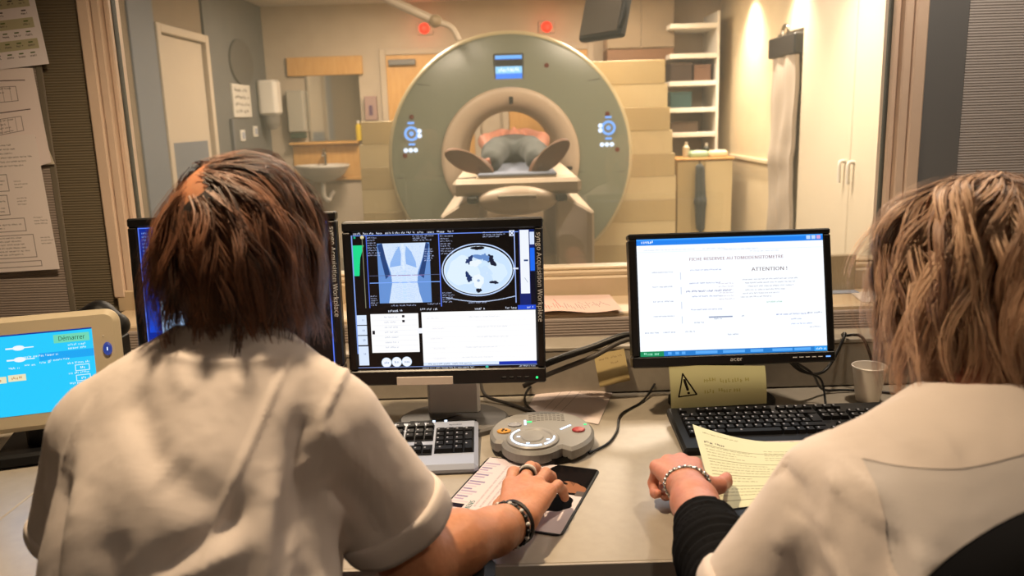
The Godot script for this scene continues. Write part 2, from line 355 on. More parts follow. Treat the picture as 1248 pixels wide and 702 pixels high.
func scan_room_things() -> void:
	# washbasin corner on the back wall
	var w := thing("mirror_panel", "wood-topped wall mirror above the washbasin", "mirror", Vector3(-1.83, 1.2, -8.5))
	part("wood_top", MB.new().span(Vector3(-0.345, 0.655, 0), Vector3(0.405, 0.835, 0.05), 0.005), M.wood, w)
	part("glass", MB.new().span(Vector3(-0.185, 0.01, 0.0), Vector3(0.36, 0.655, 0.012), 0.002), M.mirror, w)
	var sh := thing("wash_shelf", "wooden splashback and shelf around the washbasin", "shelf", Vector3(-1.85, 0.81, -8.5))
	part("splashback", MB.new().span(Vector3(-0.34, 0.03, 0), Vector3(0.34, 0.37, 0.02), 0.003), M.wood, sh)
	part("shelf_board", MB.new().span(Vector3(-0.345, 0.37, 0), Vector3(0.345, 0.395, 0.12), 0.004), M.wood, sh)
	part("lower_rail", MB.new().span(Vector3(-0.36, 0.0, 0), Vector3(0.36, 0.03, 0.03), 0.003), M.wood, sh)
	var s := thing("washbasin", "small oval white ceramic washbasin under the mirror", "washbasin", Vector3(-1.85, 0.83, -8.24))
	part("basin", MB.new().lathe([[0.05, -0.02], [0.13, 0.0], [0.22, 0.06], [0.27, 0.13], [0.275, 0.15], [0.265, 0.155], [0.25, 0.14], [0.17, 0.05], [0.0, 0.02]], Vector3.ZERO, 36, Basis.from_scale(Vector3(1, 1, 0.85)), false), M.ceramic, s)
	var fa := part("tap", MB.new().tube(soft([Vector3(0.0, 0.14, -0.18), Vector3(0.0, 0.27, -0.18), Vector3(0.0, 0.28, -0.1), Vector3(0.0, 0.24, -0.06)], 12), 0.014, 8), M.chrome, s)
	part("tap_lever", MB.new().box(Vector3(0.0, 0.3, -0.17), Vector3(0.02, 0.012, 0.1), 0.004), M.chrome, fa)
	part("drain_pipe", MB.new().tube(soft([Vector3(0, -0.01, 0), Vector3(0, -0.16, 0), Vector3(0.03, -0.2, -0.05), Vector3(0.04, -0.16, -0.15), Vector3(0.04, -0.14, -0.25)], 14), 0.022, 10), M.white_plastic, s)
	# on the shelf and the wall beside the mirror
	var so := thing("towel_dispenser", "grey paper towel dispenser left of the mirror", "dispenser", Vector3(-2.105, 1.245, -8.49))
	part("body", MB.new().span(Vector3(-0.085, 0.06, 0), Vector3(0.085, 0.47, 0.12), 0.012), mat(Color(0.62, 0.60, 0.55), 0.5), so)
	part("chute", MB.new().span(Vector3(-0.075, 0.0, 0.01), Vector3(0.075, 0.06, 0.1), 0.008), mat(Color(0.15, 0.22, 0.15), 0.6), so)
	var gb := thing("glove_box", "pink and white glove box on the wall right of the mirror", "box", Vector3(-1.36, 1.4, -8.5))
	part("carton", MB.new().span(Vector3(-0.06, 0, 0), Vector3(0.06, 0.24, 0.08), 0.004), mat(Color(0.60, 0.49, 0.46), 0.7), gb)
	part("opening", MB.new().span(Vector3(-0.02, 0.05, 0.075), Vector3(0.02, 0.15, 0.083), 0.003), mat(Color(0.35, 0.25, 0.35), 0.7), gb)
	for a in [[Vector3(-1.5, 1.205, -8.44), Color(0.8, 0.68, 0.15), "yellow bottle standing on the wash shelf", 0.2], [Vector3(-1.44, 1.205, -8.44), Color(0.2, 0.35, 0.6), "blue bottle standing on the wash shelf", 0.17]]:
		var bo := thing("bottle", a[2], "bottle", a[0], "bottles on the wash shelf")
		part("body", MB.new().lathe([[0.0, 0.0], [0.028, 0.0], [0.03, 0.01], [0.03, a[3] * 0.7], [0.012, a[3] * 0.85]], Vector3.ZERO, 16), mat(a[1], 0.4), bo)
		part("cap", MB.new().lathe([[0.012, a[3] * 0.85], [0.013, a[3]], [0.0, a[3]]], Vector3.ZERO, 12), M.white_plastic, bo)
	# on the grey left wall
	var nb := Art.new(96, 128, Color(0.78, 0.76, 0.72), 8)
	for r in 4:
		nb.row(8, 12 + r * 29, 78, 15, Color(0.25, 0.25, 0.24))
	var no := thing("notice_board", "white notice with black print on the grey left wall", "notice", Vector3(-2.4, 1.46, -7.62))
	part("board", MB.new().span(Vector3(0, 0, -0.24), Vector3(0.02, 0.29, 0.26), 0.003), M.white_plastic, no)
	var nq := MB.new()
	nq.quad(Vector3(0.022, 0.01, 0.25), Vector3(0.022, 0.01, -0.23), Vector3(0.022, 0.28, -0.23), Vector3(0.022, 0.28, 0.25))
	part("print", nq, printed(nb), no)
	var sd := thing("soap_dispenser", "white wall dispenser with a grey nozzle in the corner", "dispenser", Vector3(-2.4, 1.34, -8.2))
	part("body", MB.new().prism(rounded(0.2, 0.2, 0.05), 0.14, 0.47, 0.02, Transform3D(Basis.IDENTITY, Vector3(0.1, 0, 0)), true), M.white_plastic, sd)
	part("nozzle", MB.new().lathe([[0.0, 0.0], [0.05, 0.0], [0.075, 0.06], [0.085, 0.14]], Vector3(0.1, 0, 0), 18), mat(Color(0.45, 0.43, 0.40), 0.5), sd)
	single("wall_disc", MB.new().lathe([[0.33, 0.0], [0.33, 0.018], [0.31, 0.024], [0.0, 0.024]], Vector3(-2.4, 1.95, -7.72), 40, Basis(Vector3.BACK, -PI / 2) * Basis.from_scale(Vector3(0.62, 1, 1))), mat(Color(0.30, 0.29, 0.27), 0.7), "round flat brown-grey disc high on the grey left wall", "wall disc")
	for a in [[Vector3(-2.4, 1.3, -7.56), "small white switch plate under the notice on the grey wall"], [Vector3(-2.4, 1.33, -7.95), "small white box with a green lamp on the grey wall"]]:
		var sw := thing("wall_switch", a[1], "switch", a[0])
		part("plate", MB.new().span(Vector3(0, -0.05, -0.06), Vector3(0.015, 0.05, 0.06), 0.004), M.white_plastic, sw)
		part("rocker", MB.new().span(Vector3(0.015, -0.03, -0.03), Vector3(0.022, 0.03, 0.03), 0.003), M.silver_plastic, sw)
	single("cable_duct", MB.new().span(Vector3(-2.4, 0.6, -7.29), Vector3(-2.37, 1.45, -7.25), 0.004), M.wall_dark, "narrow dark vertical duct on the grey left wall", "cable duct")
	# red warning lamps above the back doors
	for a in [[Vector3(-0.79, 2.275, -8.5), "red warning lamp on the wall left of the gantry top"], [Vector3(0.42, 2.255, -8.5), "red warning lamp on the wall right of the gantry top"]]:
		var rl := thing("warning_lamp", a[1], "warning lamp", a[0], "red lamps on the back wall")
		part("base", MB.new().box(Vector3(0, 0, 0.01), Vector3(0.16, 0.12, 0.02), 0.005), M.scan_wall, rl)
		part("lens", MB.new().ball(Vector3(0, 0, 0.035), Vector3(0.052, 0.052, 0.035)), M.red_glow, rl)
		var ol := OmniLight3D.new()
		ol.light_color = Color(1.0, 0.2, 0.08)
		ol.light_energy = 0.02
		ol.omni_range = 12
		ol.omni_attenuation = 2
		ol.light_size = 0.04
		ol.shadow_enabled = true
		ol.position = a[0] + Vector3(0, 0, 0.09)
		add_child(ol)
	# the injector arm under the ceiling on the left of the gantry
	var ia := thing("injector_boom", "pale jointed arm hanging from the ceiling above the gantry", "boom", Vector3(-0.95, 2.53, -6.0))
	part("mount", MB.new().lathe([[0.05, -0.14], [0.055, -0.03], [0.1, 0.0]], Vector3.ZERO, 20), M.white_plastic, ia)
	part("upper_arm", MB.new().tube(soft([Vector3(0, -0.14, 0), Vector3(0.05, -0.25, 0), Vector3(0.25, -0.36, 0), Vector3(0.46, -0.46, 0)], 16), 0.032, 10), M.table_tan, ia)
	part("joint", MB.new().ball(Vector3(0.47, -0.465, 0), Vector3(0.05, 0.045, 0.05)), mat(Color(0.6, 0.52, 0.4), 0.5), ia)
	part("fore_arm", MB.new().tube(soft([Vector3(0.47, -0.465, 0), Vector3(0.58, -0.51, 0), Vector3(0.63, -0.6, 0)], 10), 0.022, 10), M.table_tan, ia)
	# the hanging monitor at the top
	var hm := thing("hanging_monitor", "black monitor hanging from a ceiling arm at the top of the window view", "monitor", Vector3(0.62, 2.0, -5.2), "", -1.0)
	part("housing", MB.new().box(Vector3(0, 0, 0), Vector3(0.4, 0.34, 0.06), 0.015, Basis(Vector3.RIGHT, -0.25)), M.black_plastic, hm)
	part("panel", MB.new().box(Vector3(0, 0.01, 0.034), Vector3(0.36, 0.29, 0.006), 0.003, Basis(Vector3.RIGHT, -0.25)), mat(Color(0.22, 0.20, 0.18), 0.25), hm)
	part("bracket", MB.new().tube([Vector3(0, 0, -0.03), Vector3(0, 0.05, -0.14), Vector3(0, 0.53, -0.14)], 0.022, 10), M.grey_plastic, hm)
	part("handle", MB.new().tube(soft([Vector3(0.17, -0.12, 0.04), Vector3(0.24, -0.05, 0.06), Vector3(0.24, 0.1, 0.04), Vector3(0.17, 0.16, 0.0)], 12), 0.014, 8), M.black_plastic, hm)
	# upper cabinet beside the shelves
	var uc := thing("wall_cabinet", "pale wall cabinet with a brown lower edge above the scanner housing", "cabinet", Vector3(1.3, 1.88, -8.5))
	part("body", MB.new().span(Vector3(-0.32, 0.12, 0), Vector3(0.32, 0.6, 0.36), 0.006), M.scan_wall, uc)
	part("door", MB.new().span(Vector3(-0.315, 0.125, 0.36), Vector3(-0.003, 0.595, 0.378), 0.004), M.tan_wall, uc)
	part("door", MB.new().span(Vector3(0.003, 0.125, 0.36), Vector3(0.315, 0.595, 0.378), 0.004), M.tan_wall, uc)
	part("light_rail", MB.new().span(Vector3(-0.32, 0.0, 0), Vector3(0.32, 0.12, 0.35), 0.004), mat(Color(0.42, 0.29, 0.18), 0.6), uc)
	# open shelves in the right back corner
	var sf := thing("shelf_unit", "open corner shelf with five white boards right of the scanner", "shelf", Vector3(1.78, 0, -8.2))
	for y in [2.15, 1.88, 1.63, 1.385, 1.155]:
		part("shelf_board", MB.new().span(Vector3(-0.24, y, -0.3), Vector3(0.2, y + 0.045, 0.26), 0.005), M.white_plastic, sf)
	part("side_panel", MB.new().span(Vector3(0.2, 0.98, -0.3), Vector3(0.225, 2.3, 0.26), 0.003), M.white_plastic, sf)
	for a in [[Vector3(1.66, 1.675, -8.1), Vector3(0.2, 0.17, 0.24), Color(0.20, 0.14, 0.10), "dark brown box on the middle shelf board"], [Vector3(1.86, 1.675, -8.12), Vector3(0.16, 0.15, 0.24), Color(0.38, 0.27, 0.20), "lighter brown box on the middle shelf board"], [Vector3(1.66, 1.43, -8.12), Vector3(0.2, 0.15, 0.26), Color(0.12, 0.24, 0.24), "teal box on the second lowest shelf board"], [Vector3(1.7, 1.2, -8.12), Vector3(0.26, 0.1, 0.24), Color(0.27, 0.2, 0.13), "flat brown box on the lowest shelf board"]]:
		var bx := thing("storage_box", a[3], "box", a[0], "boxes on the open shelves")
		part("carton", MB.new().box(Vector3(0, a[1].y * 0.42, 0), Vector3(a[1].x, a[1].y * 0.84, a[1].z), 0.004), mat(a[2], 0.7), bx)
		part("lid", MB.new().box(Vector3(0, a[1].y * 0.92, 0), Vector3(a[1].x + 0.008, a[1].y * 0.16, a[1].z + 0.008), 0.004), mat(a[2].lightened(0.05), 0.7), bx)
	# low cabinet with things on top
	var lc := thing("low_cabinet", "low wooden cabinet under the open shelves", "cabinet", Vector3(1.76, 0, -7.6))
	part("carcass", MB.new().span(Vector3(-0.25, 0.06, -0.2), Vector3(0.25, 0.965, 0.18), 0.004), grain(mat(Color.WHITE, 0.55), Color(0.60, 0.50, 0.33), Color(0.66, 0.56, 0.39), 0.02, Vector3(2, 0.4, 2), 42), lc)
	part("worktop", MB.new().span(Vector3(-0.26, 0.965, -0.2), Vector3(0.26, 0.985, 0.21), 0.004), M.wood, lc)
	part("plinth", MB.new().span(Vector3(-0.24, 0, -0.2), Vector3(0.24, 0.06, 0.16), 0.003), M.wall_dark, lc)
	part("door", MB.new().span(Vector3(-0.245, 0.07, 0.18), Vector3(-0.003, 0.955, 0.198), 0.003), M.gantry_cream_b, lc)
	part("door", MB.new().span(Vector3(0.003, 0.07, 0.18), Vector3(0.245, 0.955, 0.198), 0.003), M.gantry_cream, lc)
	var bag := MB.new()
	var bf := Field.new()
	bf.chain([Vector3(0, 0.6, 0), Vector3(0, 0.3, 0.01), Vector3(0.01, 0.06, 0.01)], [0.04, 0.05, 0.035], 0.03)
	bf.into(bag, 0.012, func(q: Vector3, _n: Vector3): return 0.006 * sin(q.x * 160.0))
	var bg := thing("hanging_bag", "long dark grey bag hanging on the front of the low cabinet", "bag", Vector3(1.7, 0.3, -7.335))
	part("sack", bag, M.denim, bg)
	part("strap", MB.new().tube([Vector3(0, 0.6, 0), Vector3(0, 0.66, -0.02)], 0.008, 6), M.cloth_dark, bg)
	for a in [[Vector3(1.62, 0.985, -7.55), Color(0.75, 0.7, 0.6), "small cream bottle on the low cabinet", 0.14], [Vector3(1.82, 0.985, -7.62), Color(0.12, 0.14, 0.13), "small black bottle on the low cabinet", 0.12]]:
		var bo := thing("bottle", a[2], "bottle", a[0])
		part("body", MB.new().lathe([[0.0, 0.0], [0.03, 0.0], [0.032, 0.01], [0.032, a[3] * 0.65], [0.012, a[3] * 0.8]], Vector3.ZERO, 16), mat(a[1], 0.4), bo)
		part("cap", MB.new().lathe([[0.012, a[3] * 0.8], [0.014, a[3]], [0.0, a[3]]], Vector3.ZERO, 12), M.white_plastic, bo)
	for a in [[Vector3(1.72, 0.985, -7.5), Color(0.62, 0.74, 0.62), "pale green packet of wipes on the low cabinet"], [Vector3(1.9, 0.985, -7.52), Color(0.85, 0.82, 0.7), "white packet of wipes on the low cabinet"]]:
		var pk := thing("wipes_packet", a[2], "packet", a[0])
		part("pouch", MB.new().box(Vector3(0, 0.03, 0), Vector3(0.17, 0.06, 0.1), 0.018), mat(a[1], 0.5), pk)
		part("flap", MB.new().box(Vector3(0, 0.062, 0), Vector3(0.06, 0.006, 0.04), 0.002), M.white_plastic, pk)
	# tall cupboard along the right wall
	var cu := thing("tall_cupboard", "tall cream built-in cupboard with a long gap between its doors", "cupboard", Vector3(2.148, 0, -5.0))
	part("carcass", MB.new().span(Vector3(-0.03, 0, -0.98), Vector3(0.0, 2.5, 1.2), 0.003), M.cupboard, cu)
	for a in [[-0.97, -0.075], [-0.063, 0.82]]:
		var dd := part("door", MB.new().span(Vector3(-0.055, 0.08, a[0]), Vector3(-0.03, 2.45, a[1]), 0.005), M.cupboard, cu)
		var hz: float = a[1] - 0.06 if a[0] < -0.5 else a[0] + 0.06
		part("handle", MB.new().tube(soft([Vector3(-0.055, 1.06, hz), Vector3(-0.09, 1.055, hz), Vector3(-0.09, 0.93, hz)], 10), 0.012, 8), M.white_plastic, dd)
	# the lead apron on its rail
	var ap := thing("lead_apron", "grey lead apron hanging from a black rail on the right wall", "apron", Vector3(2.15, 0, -6.35))
	var rows := []
	for r in 25:
		var y := 1.84 - r * 0.062
		var row := []
		for k in 21:
			var u := float(k) / 20.0
			var fold := 0.006 * sin(u * 14.0 + 1.2 * sin(y * 5.0)) + 0.004 * sin(y * 13.0 + u * 5.0)
			if absf(y - 1.02) < 0.1:
				fold -= 0.014 * (1.0 - absf(y - 1.02) / 0.1)
			row.append(Vector3(-0.075 + fold, y, 0.27 - 0.52 * u))
		rows.append(row)
	var back := []
	for r in rows:
		var bk := []
		for q: Vector3 in r:
			bk.append(q + Vector3(0.03, 0, 0))
		back.append(bk)
	var am := MB.new()
	am.grid(rows, false, false)
	am.grid(back, false, true)
	for e in [0, 20]:
		var side := []
		for r in rows.size():
			side.append([rows[r][e], back[r][e]])
		am.grid(side, false, e == 20)
	part("apron_cloth", am, cloth(Color(0.66, 0.61, 0.55), 37), ap)
	var cl := part("hanger_clamp", MB.new().box(Vector3(-0.055, 1.85, -0.01), Vector3(0.07, 0.15, 0.6), 0.01), mat(Color(0.06, 0.05, 0.045), 0.45), ap)
	part("hook", MB.new().tube(soft([Vector3(-0.06, 1.92, 0.04), Vector3(-0.06, 1.98, 0.06), Vector3(-0.06, 2.0, 0.0), Vector3(-0.06, 1.97, -0.06), Vector3(-0.06, 1.91, -0.05)], 16), 0.014, 8), M.chrome, cl)
	part("wall_rail", MB.new().span(Vector3(-0.02, 1.93, -0.3), Vector3(0.0, 1.96, 0.3), 0.003), M.dull_metal, cl)
	single("bumper_rail", MB.new().span(Vector3(2.125, 0.95, -8.0), Vector3(2.15, 0.985, -6.7), 0.005), M.scan_wall_right, "thin cream rail along the right wall between the cabinet and the apron", "wall rail")



# ---------------------------------------------------------------- the control room
func control_room() -> void:
	# window wall: face at z -2.2, opening from x -1.015 to 1.014 and y 0.976 to 2.15
	shell("floor", MB.new().span(Vector3(-2.3, -0.1, -2.275), Vector3(2.5, 0, 2.5)), M.floor)
	shell("ceiling", MB.new().span(Vector3(-2.3, 2.5, -2.275), Vector3(2.5, 2.65, 2.5)), M.ceiling)
	shell("wall_left", MB.new().span(Vector3(-2.3, 0, -2.2), Vector3(-2.2, 2.5, 2.5)), M.plaster)
	shell("wall_right", MB.new().span(Vector3(2.4, 0, -2.2), Vector3(2.5, 2.5, 2.5)), M.plaster)
	shell("wall_back", MB.new().span(Vector3(-2.2, 0, 2.4), Vector3(2.4, 2.5, 2.5)), M.plaster)
	var w := shell("wall_front", MB.new().span(Vector3(-2.3, 0, -2.275), Vector3(-1.08, 2.5, -2.2)).span(Vector3(-1.08, 0, -2.275), Vector3(1.085, 0.9, -2.2)).span(Vector3(-1.08, 2.22, -2.275), Vector3(1.085, 2.5, -2.2)), M.wall_olive)
	part("wall_panel", MB.new().span(Vector3(1.195, 0, -2.275), Vector3(2.5, 2.5, -2.2)), M.wall_right, w, "ribbed grey wall covering")
	part("wall_panel", MB.new().span(Vector3(1.085, 0, -2.275), Vector3(1.195, 2.5, -2.196), 0.002), M.wall_dark, w, "plain dark grey strip beside the window")
	var f := Node3D.new()
	f.name = "window_1"
	add_child(f)
	f.set_meta("kind", "structure")
	for s in [[-1.082, -1.015, 1.0], [1.086, 1.014, -1.0]]:
		# each jamb: an outer flat, a bead and an inner step down to the glass
		part("window_frame", MB.new().span(Vector3(s[0], 0.94, -2.275), Vector3(lerpf(s[0], s[1], 0.48), 2.22, -2.183), 0.004).span(Vector3(lerpf(s[0], s[1], 0.5), 0.94, -2.275), Vector3(lerpf(s[0], s[1], 0.82), 2.2, -2.19), 0.003).span(Vector3(lerpf(s[0], s[1], 0.84), 0.94, -2.275), Vector3(s[1] + 0.003 * s[2], 2.18, -2.21), 0.003), M.frame, f)
		part("glazing_bead", MB.new().span(Vector3(s[1], 0.97, -2.25), Vector3(s[1] + 0.005 * s[2], 2.16, -2.225), 0.001), M.seam, f)
	part("window_frame", MB.new().span(Vector3(-1.082, 2.15, -2.275), Vector3(1.086, 2.22, -2.185), 0.004), M.frame, f)
	part("window_frame", MB.new().span(Vector3(-1.075, 0.9, -2.275), Vector3(1.08, 0.96, -2.185), 0.004).span(Vector3(-1.03, 0.958, -2.275), Vector3(1.03, 0.974, -2.2), 0.004).span(Vector3(-1.02, 0.973, -2.275), Vector3(1.02, 0.982, -2.215), 0.003), M.sill, f)
	part("pane", MB.new().span(Vector3(-1.02, 0.975, -2.239), Vector3(1.02, 2.16, -2.237)), M.glass, f)
	# ledge with a ribbed front, under the window
	var l := shell("trim_1", MB.new().span(Vector3(-1.06, 0.875, -2.2), Vector3(2.2, 0.905, -2.0), 0.004), M.sill)
	part("ribbed_front", MB.new().span(Vector3(-1.06, 0.73, -2.2), Vector3(2.2, 0.893, -1.99), 0.002), M.wall_grey, l)
	# pinboard with sheets at the left
	var pb := thing("pinboard", "grey ribbed board on the wall left of the window", "board", Vector3(-1.5, 0.9, -2.2))
	part("board", MB.new().span(Vector3(-0.6, -0.16, 0), Vector3(0.305, 1.2, 0.01), 0.003), M.wall_grey, pb)
	part("edge_strip", MB.new().span(Vector3(0.292, -0.16, 0.008), Vector3(0.308, 1.2, 0.013), 0.002), mat(Color(0.44, 0.41, 0.36), 0.6), pb)
	var a := Art.new(300, 220, Color(0.93, 0.90, 0.92), 11)
	for r in 8:
		if r % 2 == 0:
			a.rect(0, 6 + r * 25, 284, 24, Color(0.74, 0.72, 0.60))
		for k in 9:
			if a.rng.randf() < 0.8:
				a.rect(10 + k * 31, 12 + r * 25, 12, 3, Color(0.35, 0.42, 0.28) if r > 3 and k > 5 else Color(0.3, 0.28, 0.3))
				a.row(8 + k * 31, 18 + r * 25, 16, 5, Color(0.4, 0.37, 0.38))
	var h := -2.186
	sheet("paper_sheet", "striped timetable sheet at the top of the pinboard", Vector3(-1.475, 1.76, h), Vector3(-1.19, 1.785, h), Vector3(-1.168, 1.559, h + 0.004), Vector3(-1.46, 1.535, h), printed(a), "sheets on the pinboard")
	a = Art.new(240, 340, Color(0.92, 0.87, 0.87), 12)
	for k in 3:
		a.rect(20, 40 + k * 100, 190, 3, Color(0.35, 0.3, 0.3))
		a.frame(30, 60 + k * 100, 150, 50, 2, Color(0.55, 0.5, 0.5))
		for j in 6:
			a.rect(50 + j * 22, 60 + k * 100, 1, 50, Color(0.5, 0.46, 0.46))
		a.para(32, 64 + k * 100, 140, 4, 12, 5, Color(0.42, 0.38, 0.38))
	sheet("paper_sheet", "sheet with small tables below the striped timetable", Vector3(-1.42, 1.558, h + 0.001), Vector3(-1.213, 1.55, h + 0.001), Vector3(-1.197, 1.31, h + 0.006), Vector3(-1.42, 1.25, h + 0.001), printed(a), "sheets on the pinboard")
	a = Art.new(320, 400, Color(0.92, 0.88, 0.88), 13)
	a.para(14, 20, 90, 4, 12, 7, Color(0.3, 0.27, 0.27))
	a.para(150, 24, 150, 6, 12, 5, Color(0.45, 0.42, 0.42))
	for q in [[12, 110, 200, 50], [12, 170, 190, 60], [12, 240, 230, 40], [12, 290, 120, 70], [140, 290, 120, 70], [20, 370, 250, 18]]:
		a.frame(q[0], q[1], q[2], q[3], 2, Color(0.5, 0.46, 0.46))
		a.para(q[0] + 6, q[1] + 6, q[2] - 12, int(q[3] / 10) - 1, 10, 5, Color(0.45, 0.42, 0.42))
	for q in [[230, 130], [230, 180], [270, 240], [280, 300]]:
		a.para(q[0], q[1], 40, 3, 9, 4, Color(0.5, 0.47, 0.47))
	sheet("paper_sheet", "large densely printed form at the bottom of the pinboard", Vector3(-1.5, 1.375, h + 0.008), Vector3(-1.228, 1.384, h + 0.008), Vector3(-1.213, 1.027, h + 0.01), Vector3(-1.5, 1.018, h + 0.008), printed(a), "sheets on the pinboard")
	sheet("paper_sheet", "blank sheet whose corner sticks out behind the large form", Vector3(-1.4, 1.43, h - 0.001), Vector3(-1.23, 1.45, h - 0.001), Vector3(-1.19, 1.305, h + 0.004), Vector3(-1.4, 1.3, h - 0.001), mat(Color(0.82, 0.78, 0.72), 0.85), "sheets on the pinboard")


func sheet(called: String, label: String, tl: Vector3, tr: Vector3, br: Vector3, bl: Vector3, m: Material, group := "", bend = null, parent: Node = null, category := "paper") -> MeshInstance3D:
	var nn := (br - bl).cross(tl - bl).normalized()
	var rows := []
	for r in 11:
		var v := r / 10.0
		var row := []
		for k in 11:
			var u := k / 10.0
			var p := bl.lerp(br, u).lerp(tl.lerp(tr, u), v)
			if bend != null:
				p += nn * float(bend.call(u, v))
			row.append(p)
		rows.append(row)
	var under := []
	for r in rows:
		var ro := []
		for p in r:
			ro.append(p - nn * 0.0004)
		under.append(ro)
	var mb := MB.new()
	var mid := (tl + tr + br + bl) * 0.25
	mb.xf = Transform3D(Basis.IDENTITY, -mid)
	mb.grid(rows)
	mb.grid(under, false, true)
	if parent:
		var q := part(called, mb, m, parent, label)
		q.position = mid - (parent as Node3D).position
		return q
	var o := single(called, mb, m, label, category, group)
	o.position = mid
	return o


func desk() -> void:
	var d := thing("desk", "long pale laminate console desk with a grey front edge", "desk", Vector3(0.2, 0, -1.5))
	part("worktop", MB.new().span(Vector3(-1.104, 0.7, -0.39), Vector3(1.5, 0.73, 0.373), 0.002), M.laminate, d)
	part("worktop", MB.new().span(Vector3(-2.35, 0.7, -0.39), Vector3(-1.1055, 0.73, 0.373), 0.002), M.laminate, d)
	part("edge_band", MB.new().span(Vector3(-2.35, 0.66, 0.373), Vector3(1.5, 0.7295, 0.377), 0.001), M.edge, d)
	part("back_panel", MB.new().span(Vector3(-2.35, 0.2, -0.485), Vector3(1.5, 0.7, -0.465)), M.edge, d)
	var du := thing("cable_duct", "pale cable duct standing along the back of the desk", "cable duct", Vector3(0.2, 0.731, -1.938))
	part("duct_body", MB.new().span(Vector3(-2.35, 0, -0.046), Vector3(1.5, 0.106, 0.046), 0.002), M.laminate, du)
	part("duct_lid", MB.new().span(Vector3(-2.35, 0.107, -0.047), Vector3(1.5, 0.117, 0.0475), 0.002), M.laminate, du)
	for x in [-2.2, -1.105, 0.35, 1.4]:
		part("leg_panel", MB.new().span(Vector3(x - 0.012, 0, -0.4), Vector3(x + 0.012, 0.7, 0.3), 0.002), M.edge, d)


